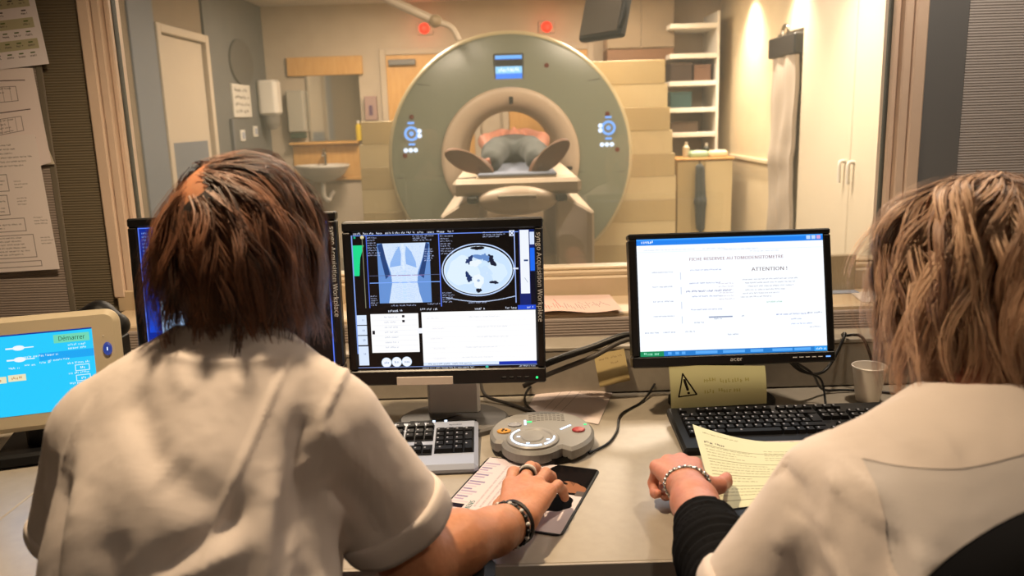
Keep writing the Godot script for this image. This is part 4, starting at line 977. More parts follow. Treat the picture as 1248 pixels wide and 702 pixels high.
	for r in 5:
		# the loudspeaker slots
		for k in 9:
			var p := Vector3(-0.022 + k * 0.0085, 0.0362, -0.086 + r * 0.0085 + 0.0004 * (k - 4) * (k - 4))
			part("slot", MB.new().box(tp * p, Vector3(0.0066, 0.0006, 0.0022), 0.0, tp.basis), mat_slot(), cb)
	var yb := part("button", MB.new().lathe([[0.0125, 0.0], [0.0125, 0.002], [0.011, 0.003], [0, 0.003]], tp * Vector3(-0.077, 0.036, 0.002), 24, Basis.from_scale(Vector3(1.15, 1, 0.95))), mat(Color(0.75, 0.52, 0.10), 0.4), cb, "yellow start button")
	for k in 3:
		var an := TAU * k / 3 + 0.3
		part("symbol", MB.new().lathe([[0.0028, 0], [0.0028, 0.0006], [0, 0.0006]], tp * Vector3(-0.077 + cos(an) * 0.0045, 0.0392, 0.002 + sin(an) * 0.0045), 10), M.ink, yb)
	part("button", MB.new().lathe([[0.012, 0.0], [0.012, 0.0025], [0.01, 0.004], [0, 0.0045]], tp * Vector3(0.074, 0.036, 0.006), 24, Basis.from_scale(Vector3(1.1, 1, 0.95))), mat(Color(0.62, 0.10, 0.09), 0.35), cb, "red stop button")
	part("button", MB.new().lathe([[0.0125, 0.0], [0.0125, 0.002], [0.011, 0.002], [0.010, 0.001], [0, 0.001]], tp * Vector3(-0.055, 0.036, -0.03), 24, Basis.from_scale(Vector3(1.15, 1, 0.9))), mat(Color(0.56, 0.56, 0.58), 0.35), cb, "grey oval button")
	part("glowing_bar", MB.new().box(tp * Vector3(-0.033, 0.0368, -0.04), Vector3(0.0045, 0.0012, 0.024), 0.0, tp.basis), M.white_glow, cb)
	part("glowing_symbol", MB.new().box(tp * Vector3(-0.024, 0.0368, -0.043), Vector3(0.01, 0.0012, 0.006), 0.0, tp.basis), M.green_glow, cb)
	part("glowing_bar", MB.new().box(tp * Vector3(0.049, 0.0368, -0.01), Vector3(0.03, 0.0012, 0.004), 0.0, tp.basis * Basis(Vector3.UP, 0.75)), M.white_glow, cb)
	part("power_light", MB.new().lathe([[0.003, 0.0], [0.003, 0.001], [0, 0.0015]], tp * Vector3(0.09, 0.036, -0.022), 12), M.green_glow, cb)
	# --- mouse pad and mouse
	var a := Art.new(450, 520, Color(0.80, 0.75, 0.76), 31)
	for k in 17:
		a.rect(4, 50 + k * 21, 62 - (k * 5 % 4) * 9, 12, [Color(0.62, 0.57, 0.66), Color(0.72, 0.68, 0.72), Color(0.52, 0.49, 0.60)][k % 3])
	for k in 3:
		for j in 60:
			a.rect(96 + k * 22, 60 + j * 6, 8, 3 if j % 7 else 1, Color(0.60, 0.56, 0.58))
	a.rect(8, 408, 52, 30, Color(0.13, 0.11, 0.16))
	# the portrait: dark hair, a lit cheek with one eye, a dark collar, a pale ground
	a.rect(300, 0, 150, 250, Color(0.055, 0.045, 0.045))
	a.blob(300, 120, 60, 130, Color(0.055, 0.045, 0.045), 0.1, 0.1)
	a.blob(392, 176, 62, 40, Color(0.56, 0.38, 0.28), 0.45, 0.08)
	a.blob(352, 146, 22, 9, Color(0.10, 0.07, 0.06), 0.4)
	a.blob(340, 140, 30, 5, Color(0.10, 0.07, 0.06), 0.3)
	for k in 20:
		a.line(310 + k * 7, 10 + (k % 5) * 10, 316 + k * 6, 110 + (k % 7) * 8, 2, Color(0.14, 0.10, 0.09))
	a.rect(300, 236, 150, 284, Color(0.80, 0.75, 0.75))
	a.rect(420, 200, 30, 40, Color(0.36, 0.33, 0.32))
	a.blob(372, 310, 58, 74, Color(0.02, 0.02, 0.03), 0.35, 0.1)
	var turn := 0.345
	var mp := thing("mouse_pad", "printed mouse pad with black edge under the right hand", "mouse pad", Vector3(0.006, DESK, -1.365), "", -turn)
	part("pad", MB.new().prism(rounded(0.226, 0.262, 0.012), 0.0, 0.0026, 0.0006), M.black_plastic, mp)
	var pq := MB.new()
	var pad_print := printed(a, 0.9)
	pad_print.metallic_specular = 0.15
	pq.quad(Vector3(-0.109, 0.003, 0.127), Vector3(0.109, 0.003, 0.127), Vector3(0.109, 0.003, -0.127), Vector3(-0.109, 0.003, -0.127))
	part("print", pq, pad_print, mp, "printed picture of dark hair over a pale field")
	words("SIEMENS", mp, mat(Color(0.10, 0.42, 0.42), 0.7), Transform3D(Basis(Vector3.UP, PI / 2) * Basis(Vector3.RIGHT, -PI / 2), Vector3(-0.07, 0.0033, 0.085)), 0.013, 0.055, 0.0003)
	var mo := thing("mouse", "dark grey computer mouse under the right hand", "mouse", Vector3(0.018, DESK + 0.003, -1.372), "", -0.1)
	var mf := Field.new()
	mf.ell(Vector3(0, 0.008, 0), Vector3(0.032, 0.029, 0.06), Basis.IDENTITY, 0.01)
	mf.ell(Vector3(0, 0.008, -0.02), Vector3(0.031, 0.022, 0.042), Basis.IDENTITY, 0.01)
	mf.plane(Vector3(0, 0, 0), Vector3.DOWN, 0.002)
	var mm := MB.new()
	mf.into(mm, 0.003)
	part("shell", mm, mat(Color(0.16, 0.16, 0.17), 0.4), mo)
	part("scroll_wheel", MB.new().lathe([[0.008, -0.004], [0.01, -0.003], [0.01, 0.003], [0.008, 0.004]], Vector3(0, 0.026, -0.042), 18, Basis(Vector3.BACK, PI / 2)), M.black_plastic, mo)
	# --- papers
	a = Art.new(260, 200, Color(0.82, 0.76, 0.73), 33)
	for k in 3:
		a.line(90 + k * 32, 20, 60 + k * 30, 170, 1.5, Color(0.62, 0.57, 0.56))
	a.row(180, 22, 20, 9, Color(0.3, 0.25, 0.28))
	a.para(30, 60, 40, 5, 14, 4, Color(0.66, 0.6, 0.6))
	sheet("paper_sheet", "loose white sheet lying on the desk behind the control box", Vector3(0.0596, 0.7320, -1.9379), Vector3(0.2338, 0.7320, -1.8850), Vector3(0.1782, 0.7320, -1.6840), Vector3(0.0236, 0.7320, -1.7840), printed(a), "", func(u, v): return 0.006 * sin(u * 3.1) * v)
	a = Art.new(260, 120, Color(0.80, 0.70, 0.66), 34)
	for k in 16:
		a.line(20 + k * 9, 60 + (k % 4) * 8, 24 + k * 9, 90 + (k % 3) * 6, 2, Color(0.75, 0.42, 0.42) if k < 8 else Color(0.6, 0.48, 0.48))
	a.line(62, 30, 78, 92, 2, Color(0.75, 0.35, 0.38))
	for k in 12:
		a.line(140 + k * 8, 50 + (k % 3) * 12, 146 + k * 8, 58 + (k % 4) * 9, 2, Color(0.6, 0.5, 0.5))
	sheet("paper_sheet", "pinkish handwritten sheet lying on the window ledge", Vector3(0.06, 0.912, -2.165), Vector3(0.262, 0.912, -2.155), Vector3(0.272, 0.907, -1.992), Vector3(0.06, 0.907, -1.99), printed(a), "", func(u, v): return 0.004 + 0.004 * sin(u * 7.0) * (1.0 - v))
	a = Art.new(120, 100, Color(0.68, 0.60, 0.42), 35)
	a.row(16, 14, 90, 7, Color(0.52, 0.44, 0.32))
	a.row(60, 32, 30, 7, Color(0.52, 0.44, 0.32))
	sheet("sticky_note", "small yellow sticky note leaning on the cable duct", Vector3(0.19, 0.829, -1.881), Vector3(0.262, 0.8435, -1.881), Vector3(0.272, 0.775, -1.848), Vector3(0.2, 0.761, -1.846), printed(a), "", func(u, v): return 0.001 * sin(u * 3.1), null, "note")
	a = Art.new(480, 210, Color(0.76, 0.75, 0.57), 36)
	for q in [[66, 40, 40, 152], [66, 40, 130, 142], [40, 152, 130, 142]]:
		a.line(q[0], q[1], q[2], q[3], 6, Color(0.06, 0.045, 0.05))
	a.line(72, 70, 86, 116, 11, Color(0.06, 0.045, 0.05))
	a.blob(90, 134, 7, 6, Color(0.06, 0.045, 0.05))
	for q in [[170, 60, 60], [250, 64, 40], [310, 62, 90], [170, 116, 40], [240, 114, 60], [316, 112, 50]]:
		a.row(q[0], q[1], q[2], 22, Color(0.64, 0.62, 0.38))
	sheet("warning_note", "yellow note with a hand-drawn warning triangle under the wide monitor", Vector3(0.335, 0.853, -1.709), Vector3(0.5435, 0.846, -1.709), Vector3(0.548, 0.762, -1.702), Vector3(0.34, 0.756, -1.702), printed(a), "", func(u, v): return 0.006 * sin(v * 3.1) + 0.003 * u, null, "note")
	a = Art.new(420, 340, Color(0.84, 0.84, 0.72), 37)
	a.row(30, 20, 120, 6, Color(0.5, 0.5, 0.36))
	a.row(26, 62, 70, 11, Color(0.18, 0.18, 0.16))
	for q in [[26, 84, 180, 4], [230, 60, 150, 5], [26, 150, 300, 4], [26, 215, 230, 2], [26, 262, 260, 3]]:
		a.para(q[0], q[1], q[2], q[3], 13, 5, Color(0.46, 0.46, 0.34))
	for y in [80, 140, 205, 250, 310]:
		a.rect(24, y, 370, 1.5, Color(0.45, 0.45, 0.33))
	a.row(280, 196, 70, 10, Color(0.78, 0.28, 0.16))
	sheet("paper_form", "yellow printed form held by the left hand in front of the black keyboard", Vector3(0.3462, 0.7900, -1.5205), Vector3(0.5801, 0.7750, -1.4594), Vector3(0.5172, 0.7380, -1.2992), Vector3(0.3297, 0.7380, -1.2632), printed(a), "", func(u, v): return -0.02 * sin(u * 3.14) * v, null, "paper form")
	single("folder", MB.new().box(Vector3(0, 0.003, 0), Vector3(0.2, 0.006, 0.2), 0.002, Basis(Vector3.UP, -0.1)), M.black_plastic, "flat black folder lying under the yellow form", "folder").position = Vector3(0.43, DESK, -1.3)
	# --- paper cup
	var cup := thing("plastic_cup", "white ribbed plastic cup behind the right end of the black keyboard", "cup", Vector3(0.807, DESK, -1.785))
	var prof := [[0.0, 0.0], [0.024, 0.0], [0.026, 0.002]]
	for k in 14:
		prof.append([lerpf(0.026, 0.0355, k / 13.0) + (0.0004 if k % 2 else 0.0), 0.004 + k * 0.0056])
	prof.append_array([[0.0375, 0.081], [0.0385, 0.083], [0.0375, 0.085], [0.0355, 0.083], [0.0255, 0.006], [0.0, 0.004]])
	var cm := mat(Color(0.86, 0.83, 0.79), 0.4)
	cm.backlight_enabled = true
	cm.backlight = Color(0.25, 0.23, 0.2)
	part("body", MB.new().lathe(prof, Vector3.ZERO, 36, Basis.IDENTITY, false), cm, cup)
	# --- things on the ledge at the right
	var bk := thing("card_holder", "translucent card holder standing on the ledge right of the wide monitor", "card holder", Vector3(0.86, 0.905, -2.165))
	part("holder", MB.new().span(Vector3(-0.06, 0, -0.01), Vector3(0.062, 0.1, 0.01), 0.003), grain(mat(Color.WHITE, 0.4), Color(0.58, 0.52, 0.42), Color(0.66, 0.60, 0.50), 0.05, Vector3(12, 1.5, 12), 51), bk)
	part("foot", MB.new().span(Vector3(-0.06, 0, -0.01), Vector3(0.062, 0.004, 0.04), 0.001), M.silver_plastic, bk)
	sheet("paper_sheet", "white card lying on the ledge beside the blond hair", Vector3(0.9, 0.907, -2.13), Vector3(0.99, 0.907, -2.15), Vector3(0.955, 0.907, -2.02), Vector3(0.885, 0.907, -2.02), M.paper)
	# --- black gooseneck lamp foot / handset at the left behind the console
	var hs := thing("telephone_handset", "black rounded handset behind the beige console", "handset", Vector3(-0.95, DESK, -1.84))
	var hf := Field.new()
	hf.chain([Vector3(-0.05, 0.225, 0), Vector3(0.0, 0.24, 0.0), Vector3(0.045, 0.225, 0.01)], [0.028, 0.032, 0.022], 0.02)
	hf.ell(Vector3(0.04, 0.215, 0.012), Vector3(0.026, 0.02, 0.03), Basis.IDENTITY, 0.02)
	hf.ell(Vector3(-0.055, 0.215, 0.0), Vector3(0.026, 0.03, 0.03), Basis.IDENTITY, 0.02)
	var hm := MB.new()
	hf.into(hm, 0.006)
	part("receiver", hm, M.black_plastic, hs)
	part("cradle", MB.new().span(Vector3(-0.05, 0.0, -0.035), Vector3(0.05, 0.2, 0.02), 0.01), M.black_plastic, hs)
	# --- cables
	for c in [
		["black cable curving on the desk left of the wide monitor", [Vector3(0.3606, 0.7600, -1.9403), Vector3(0.3009, 0.7350, -1.8235), Vector3(0.2350, 0.7340, -1.7343), Vector3(0.2132, 0.7340, -1.6380), Vector3(0.1841, 0.7340, -1.5689), Vector3(0.1431, 0.7340, -1.5261)], 0.0026, true],
		["thick black cable crossing above the cable duct between the monitors", [Vector3(0.02, 0.795, -1.84), Vector3(0.0805, 0.8298, -1.8300), Vector3(0.1781, 0.8624, -1.8300), Vector3(0.2768, 0.8907, -1.8300), Vector3(0.4, 0.86, -1.84)], 0.0085, true],
		["thick grey cable crossing above the cable duct between the monitors", [Vector3(0.02, 0.776, -1.825), Vector3(0.0793, 0.8068, -1.8150), Vector3(0.1764, 0.8432, -1.8150), Vector3(0.2746, 0.8851, -1.8150), Vector3(0.4, 0.845, -1.825)], 0.006, false],
		["thin black cable drooping under the scan image monitor", [Vector3(0.1505, 0.7750, -1.9746), Vector3(0.0833, 0.7600, -1.9542), Vector3(0.0343, 0.7500, -1.8871), Vector3(0.0227, 0.7360, -1.8283), Vector3(0.0487, 0.7340, -1.7500)], 0.003, true],
		["grey cable drooping behind the round control box", [Vector3(-0.0830, 0.7800, -1.8762), Vector3(-0.0700, 0.7450, -1.8572), Vector3(-0.0158, 0.7350, -1.8232), Vector3(0.0399, 0.7350, -1.7639)], 0.004, false],
		["black cable behind the silver-grey keyboard", [Vector3(-0.2306, 0.7450, -1.6937), Vector3(-0.1683, 0.7450, -1.6985), Vector3(-0.1164, 0.7420, -1.7323), Vector3(-0.0524, 0.7370, -1.7249), Vector3(-0.0068, 0.7360, -1.7339)], 0.0035, true],
		["black cable hanging in a loop right of the wide monitor", [Vector3(0.6170, 0.8382, -1.7600), Vector3(0.6700, 0.7982, -1.7900), Vector3(0.7191, 0.7931, -1.8200), Vector3(0.7537, 0.8297, -1.8400), Vector3(0.7788, 0.8691, -1.8600), Vector3(0.79, 0.853, -1.9), Vector3(0.8178, 0.8619, -1.8600), Vector3(0.8374, 0.8071, -1.8400)], 0.0036, true],
		["second black cable running along the desk to the plastic cup", [Vector3(0.6281, 0.8344, -1.7650), Vector3(0.6794, 0.7979, -1.7900), Vector3(0.72, 0.745, -1.83), Vector3(0.78, 0.736, -1.845), Vector3(0.86, 0.734, -1.83), Vector3(0.95, 0.734, -1.78)], 0.003, true],
		["third black cable dropping towards the black keyboard", [Vector3(0.6170, 0.8348, -1.7650), Vector3(0.6455, 0.8096, -1.7750), Vector3(0.6949, 0.7870, -1.7800), Vector3(0.695, 0.736, -1.74), Vector3(0.69, 0.735, -1.7)], 0.0026, true],
	]:
		single("cable", MB.new().tube(soft(c[1], 28), c[2], 8), M.cable if c[3] else M.cable_grey, c[0], "cable", "cables on the desk")


var slot_mat: StandardMaterial3D


func mat_slot() -> StandardMaterial3D:
	if slot_mat == null:
		slot_mat = mat(Color(0.33, 0.32, 0.31), 0.6)
	return slot_mat


func chairs() -> void:
	for a in [["black office chair carrying the brown-haired person", Vector3(-0.33, 0, -0.76), 0.0, 0.8, 0.42], ["black office chair with a rounded back behind the blond-haired person", Vector3(0.475, 0, -0.76), 0.1, 1.09, 0.40]]:
		var c := thing("office_chair", a[0], "chair", a[1], "office chairs", a[2])
		var lift: float = a[3]
		part("seat", MB.new().prism(rounded(0.48, 0.46, 0.1), 0.42, 0.49, 0.02, Transform3D.IDENTITY, true), M.chair_black, c)
		# the backrest: a padded shell, rounded at the top and curved round the sitter
		var rows := []
		var back := []
		for r in 33:
			var v := 1.0 - pow(1.0 - r / 32.0, 2.0)
			var half: float = a[4] * 0.56 * pow(maxf(0.0, 1.0 - pow(maxf(0.0, v * 1.7 - 0.7), 2.6)), 0.5) + 0.002
			var row := []
			var rb := []
			for k in 25:
				var u := -1.0 + k / 12.0
				var p := Vector3(u * half, 0.56 + (lift - 0.56) * v - 0.012 * u * u, 0.17 + 0.03 * v - 0.06 * u * u)
				var th := 0.028 * sqrt(maxf(0.0, 1.0 - pow(absf(u), 4.0))) * sqrt(maxf(0.0, 1.0 - pow(absf(v * 2.0 - 1.0), 6.0))) + 0.001
				row.append(p + Vector3(0, 0, th))
				rb.append(p - Vector3(0, 0, th))
			rows.append(row)
			back.append(rb)
		var b := MB.new()
		b.grid(rows)
		b.grid(back, false, true)
		part("backrest", b, M.chair_black, c)
		part("back_post", MB.new().tube(soft([Vector3(0, 0.4, 0.1), Vector3(0, 0.42, 0.25), Vector3(0, 0.62, 0.235)], 10), 0.025, 8), M.black_plastic, c)
		part("gas_column", MB.new().lathe([[0.03, 0.08], [0.03, 0.3], [0.025, 0.3], [0.025, 0.42]], Vector3.ZERO, 16), M.black_plastic, c)
		for k in 5:
			var an := TAU * k / 5 + 0.3
			var tip := Vector3(cos(an) * 0.3, 0.07, sin(an) * 0.3)
			part("base_arm", MB.new().tube([Vector3(0, 0.11, 0), tip], [0.028, 0.018], 8), M.black_plastic, c)
			part("castor", MB.new().lathe([[0.0, -0.02], [0.028, -0.02], [0.03, -0.01], [0.03, 0.01], [0.028, 0.02], [0.0, 0.02]], tip + Vector3(0, -0.04, 0), 16, Basis(Vector3.RIGHT, PI / 2)), M.black_plastic, c)
		if a[2] == 0.0:
			for s in [-1.0, 1.0]:
				var pad := Vector3(0.245 * s, 0.772, -0.18)
				part("armrest", MB.new().box(pad, Vector3(0.1, 0.034, 0.26), 0.014), M.black_plastic, c)
				part("arm_post", MB.new().tube([Vector3(0.22 * s, 0.44, -0.05), Vector3(0.26 * s, 0.46, -0.08), Vector3(0.25 * s, 0.76, -0.1)], 0.018, 8), M.black_plastic, c)



# ---------------------------------------------------------------- people
func hand(f: Field, w: Vector3, fwd: Vector3, up: Vector3, thumb: float, curl: Array, spread: float, th: Array, sc := 1.0) -> Array:
	# w: wrist; thumb +1 when it lies along fwd x up; curl: per finger [knuckle, middle, tip] in degrees; th: thumb angles [out, down, bend]
	# gives back the first finger segments, for rings
	fwd = fwd.normalized()
	var s := fwd.cross(up).normalized()
	up = s.cross(fwd).normalized()
	s *= thumb
	var kn := []
	var at := [[0.031, 0.088, 0.002], [0.010, 0.094, 0.005], [-0.011, 0.089, 0.003], [-0.030, 0.079, -0.003]]
	var ln := [[0.043, 0.026, 0.021], [0.047, 0.03, 0.022], [0.043, 0.027, 0.021], [0.034, 0.02, 0.019]]
	var rd := [0.0098, 0.01, 0.0094, 0.0083]
	for i in 4:
		var k: Vector3 = w + (s * at[i][0] + fwd * at[i][1] + up * at[i][2]) * sc
		kn.append(k)
		f.cone(w + s * float(at[i][0]) * 0.45 * sc + fwd * 0.012 * sc, k, 0.0165 * sc, 0.0115 * sc, 0.014)
	f.cone(w + (s * 0.012 + fwd * 0.035 - up * 0.006) * sc, w + (s * -0.01 + fwd * 0.055 - up * 0.006) * sc, 0.02 * sc, 0.018 * sc, 0.014)
	var seg := []
	for i in 4:
		var a := 0.0
		var p: Vector3 = kn[i]
		var side := s * sin(spread * (1.4 - i))
		var r: float = rd[i] * sc
		for j in 3:
			a += deg_to_rad(curl[i][j])
			var d: Vector3 = ((fwd + side).normalized() * cos(a) - up * sin(a)).normalized()
			var q: Vector3 = p + d * float(ln[i][j]) * sc
			f.cone(p, q, r * (1.0 if j == 0 else 0.97 if j == 1 else 0.92), r * (0.95 if j == 0 else 0.9 if j == 1 else 0.78), 0.0045)
			if j == 0:
				seg.append([p, q, r])
			if j == 2:
				# the nail, a slight flat swelling on the back of the tip
				f.ell(q - d * 0.002 + (up * cos(a) + fwd * sin(a)) * r * 0.45, Vector3(r * 0.62, r * 0.38, r * 0.8), Basis(s, (up * cos(a) + fwd * sin(a)).normalized(), d).orthonormalized(), 0.003)
			p = q
	var t0 := w + (s * 0.022 + fwd * 0.022 - up * 0.008) * sc
	var to := deg_to_rad(th[0])
	var td := deg_to_rad(th[1])
	var d1 := ((fwd * cos(to) + s * sin(to)) * cos(td) - up * sin(td)).normalized()
	var t1 := t0 + d1 * 0.044 * sc
	var d2 := (d1 * cos(deg_to_rad(th[2])) + (fwd - s * 0.3).normalized() * sin(deg_to_rad(th[2]))).normalized()
	var t2 := t1 + d2 * 0.033 * sc
	var t3 := t2 + (d2 + (fwd - s * 0.4) * 0.25).normalized() * 0.026 * sc
	f.cone(t0, t1, 0.0165 * sc, 0.0125 * sc, 0.014)
	f.cone(t1, t2, 0.0118 * sc, 0.0108 * sc, 0.006)
	f.cone(t2, t3, 0.0108 * sc, 0.0088 * sc, 0.005)
	return seg


func face(f: Field, c: Vector3, bs: Basis, r: Vector3) -> void:
	# skull, jaw, nose, brows, lips, ears; bs: x to the right of the head, y up, -z the way it looks
	f.ell(c, r, bs, 0.02)
	f.ell(c + bs * Vector3(0, -r.y * 0.52, -r.z * 0.32), Vector3(r.x * 0.76, r.y * 0.62, r.z * 0.66), bs, 0.035)
	f.cone(c + bs * Vector3(0, 0.0, -r.z * 0.99), c + bs * Vector3(0, -r.y * 0.32, -r.z * 1.16), 0.006, 0.011, 0.012)
	f.cone(c + bs * Vector3(-0.012, -r.y * 0.36, -r.z * 1.03), c + bs * Vector3(0.012, -r.y * 0.36, -r.z * 1.03), 0.007, 0.007, 0.008)
	f.cone(c + bs * Vector3(-0.035, r.y * 0.14, -r.z * 0.86), c + bs * Vector3(0.035, r.y * 0.14, -r.z * 0.86), 0.012, 0.012, 0.02)
	f.cone(c + bs * Vector3(-0.02, -r.y * 0.62, -r.z * 0.93), c + bs * Vector3(0.02, -r.y * 0.62, -r.z * 0.93), 0.006, 0.006, 0.008)
	f.cone(c + bs * Vector3(-0.017, -r.y * 0.69, -r.z * 0.9), c + bs * Vector3(0.017, -r.y * 0.69, -r.z * 0.9), 0.007, 0.007, 0.007)
	f.ell(c + bs * Vector3(0, -r.y * 0.98, -r.z * 0.78), Vector3(0.022, 0.018, 0.018), bs, 0.02)
	for s in [-1.0, 1.0]:
		f.ell(c + bs * Vector3(s * 0.033, -r.y * 0.02, -r.z * 0.95), Vector3(0.015, 0.009, 0.012), bs, 0.008, true)
		f.ell(c + bs * Vector3(s * 0.033, -r.y * 0.02, -r.z * 0.88), Vector3(0.0125, 0.0115, 0.0115), bs, 0.003)
		f.ell(c + bs * Vector3(s * (r.x + 0.004), -r.y * 0.15, 0.012), Vector3(0.009, 0.032, 0.02), bs * Basis(Vector3.UP, s * 0.35), 0.006)
		f.ell(c + bs * Vector3(s * (r.x + 0.013), -r.y * 0.13, 0.006), Vector3(0.005, 0.018, 0.01), bs * Basis(Vector3.UP, s * 0.35), 0.004, true)


func locks(mb: MB, c: Vector3, bs: Basis, r: Vector3, crown: Vector3, o: Dictionary) -> void:
	# strands of hair in locks: they leave the crown, follow the head, fall, and end at a given height
	var rng := RandomNumberGenerator.new()
	rng.seed = o.seed
	var inv := bs.transposed()
	var made := 0
	var tries := 0
	while made < int(o.locks) and tries < 20000:
		tries += 1
		var z := rng.randf_range(-0.55, 1.0)
		var an := rng.randf() * TAU
		var dir := Vector3(sqrt(1 - z * z) * cos(an), z, sqrt(1 - z * z) * sin(an))
		# none on the face
		if dir.z < -0.25 and dir.y < float(o.brow):
			continue
		var away := dir.angle_to(crown)
		if away < float(o.bald) and rng.randf() < 0.93 - 0.55 * away / float(o.bald):
			continue
		made += 1
		var p := c + bs * (dir * r * 1.02)
		var layer := 1.035 + float(o.thick) * pow(rng.randf(), 0.8)
		var d := bs * (dir - crown).slide(dir).normalized()
		d = (d + bs * dir * 0.06).normalized()
		if dir.z < 0.25:
			# front hair is combed to its side and back
			d = (d + bs * Vector3(signf(dir.x - 0.02), 0.0, 0.6) * float(o.sweep)).normalized()
		var end: float = o.end.call(dir, rng)
		var path := PackedVector3Array([p])
		var ph := rng.randf() * TAU
		var fr := rng.randf_range(0.75, 1.25) * float(o.freq)
		var ds := 0.0135
		var flip := rng.randf_range(-1.0, 1.0)
		for i in 30:
			var lay := lerpf(1.02, layer, minf(1.0, i / 5.0))
			var q := inv * (p - c)
			var k := (q / r).length()
			var n := bs * (q / (r * r)).normalized()
			var side := n.cross(Vector3.UP).normalized()
			var pull: float = o.pull if k < layer + 0.15 else 0.5
			d += Vector3(0, -pull, 0) + side * float(o.wave) * sin(i * fr + ph) + n * float(o.wave) * 0.7 * cos(i * fr * 0.9 + ph * 2.0)
			if q.y < -r.y * 0.35:
				d += n * (float(o.tuck) + float(o.flick) * flip)
			if q.z < -r.z * 0.1 and q.y < r.y * 0.55 and k < 1.6:
				# kept off the face
				d += bs * Vector3(signf(q.x) * 0.3 if absf(q.x) < r.x * 0.8 else -signf(q.x) * 0.06, 0.0, 0.16)
			d = d.normalized()
			p += d * ds
			q = inv * (p - c)
			k = (q / r).length()
			if k < lay:
				p = c + bs * (q * (lay / k))
				var into := d.dot(n)
				if into < 0:
					d = (d - n * into).normalized()
			path.append(p)
			if p.y < end:
				break
		if path.size() < 5:
			continue
		var tone := rng.randf()
		var n0 := path.size()
		for s in int(o.per):
			var u := rng.randf() * TAU
			var m := sqrt(rng.randf()) * float(o.spread)
			var off := Vector3(cos(u), rng.randf_range(-0.5, 0.5), sin(u)) * m
			var col: Color = o.dark.lerp(o.light, clampf(tone * 0.75 + rng.randf() * 0.35 - 0.05, 0, 1))
			var stop := n0 - rng.randi_range(0, 3)
			var w0 := rng.randf_range(0.0005, 0.0009) * float(o.width)
			var fr2 := rng.randf_range(0.3, 0.9)
			var base := mb.v.size()
			for i in stop:
				var t := float(i) / (stop - 1)
				var a := path[i]
				var q: Vector3 = a + off * (1.0 - 0.5 * t * t) + Vector3(sin(i * fr2 + u), 0, cos(i * fr2 * 1.1 + u)) * 0.003 * t
				var hd := (path[mini(i + 1, n0 - 1)] - path[maxi(i - 1, 0)]).normalized()
				var n1 := (q - c).normalized()
				var sd := hd.cross(n1).normalized()
				var nn := sd.cross(hd)
				var w := w0 * (1.0 - 0.75 * t * t)
				mb.c = col
				mb.vert(q + sd * w, (sd * 0.8 + nn).normalized())
				mb.vert(q - sd * w, (nn - sd * 0.8).normalized())
				if i > 0:
					var b := base + i * 2
					mb.idx.append_array([b - 2, b - 1, b + 1, b - 2, b + 1, b])


func scalp(mb: MB, c: Vector3, bs: Basis, r: Vector3, crown: Vector3, hole: float, brow: float) -> void:
	# the dense underside of the hair, open at the crown and at the face
	var ax := crown.cross(Vector3(0, 0, 1)).normalized()
	var bx := ax.cross(crown).normalized()
	for i in 30:
		for k in 48:
			var pts := []
			var ok := true
			for e in [[0, 0], [1, 0], [1, 1], [0, 1]]:
				var th: float = hole * (1.0 + 0.05 * sin((k + e[1]) * 0.9) + 0.08 * sin((k + e[1]) * 0.5)) + (PI * 0.78 - hole) * (i + e[0]) / 30.0
				var ph: float = TAU * (k + e[1]) / 48.0
				var d: Vector3 = crown * cos(th) + (ax * cos(ph) + bx * sin(ph)) * sin(th)
				if (d.z < -0.2 and d.y < brow) or d.y < -0.75:
					ok = false
				pts.append(c + bs * (d * r))
			if ok:
				mb.quad(pts[0], pts[1], pts[2], pts[3])


func ring_path(c: Vector3, axis: Vector3, r: float, squash := 1.0, n := 28) -> Array:
	var a := axis.normalized()
	var s := a.cross(Vector3.UP).normalized()
	var u := s.cross(a).normalized()
	var out := []
	for k in n + 1:
		var t := TAU * k / n
		out.append(c + s * cos(t) * r + u * sin(t) * r * squash)
	return out


func fold(p: Vector2, q: Array) -> float:
	# height of one crease at p: q is [from, to, width, height]
	var a: Vector2 = q[0]
	var b: Vector2 = q[1]
	var ab := b - a
	var h := clampf((p - a).dot(ab) / ab.length_squared(), 0.0, 1.0)
	var d: float = (p - a - ab * h).length() / float(q[2])
	if d > 2.5:
		return 0.0
	return float(q[3]) * exp(-d * d) * minf(1.0, 4.0 * minf(h + 0.08, 1.08 - h))


func creases(a: Array, depth_note := 0) -> Array:
	var out := []
	for q in a:
		out.append([Vector2(q[0].x, q[0].y), Vector2(q[1].x, q[1].y), q[2], q[3]])
	return out


func clipped(poly: Array, at: Vector3, keep: Vector3) -> Array:
	# the part of a polygon of [point, normal] that lies on the side keep of a plane
	var out := []
	for i in poly.size():
		var p: Array = poly[i]
		var q: Array = poly[(i + 1) % poly.size()]
		var dp := (p[0] - at).dot(keep) as float
		var dq := (q[0] - at).dot(keep) as float
		if dp >= 0:
			out.append(p)
		if (dp >= 0) != (dq >= 0):
			var t := dp / (dp - dq)
			out.append([p[0].lerp(q[0], t), p[1].lerp(q[1], t).normalized()])
	return out


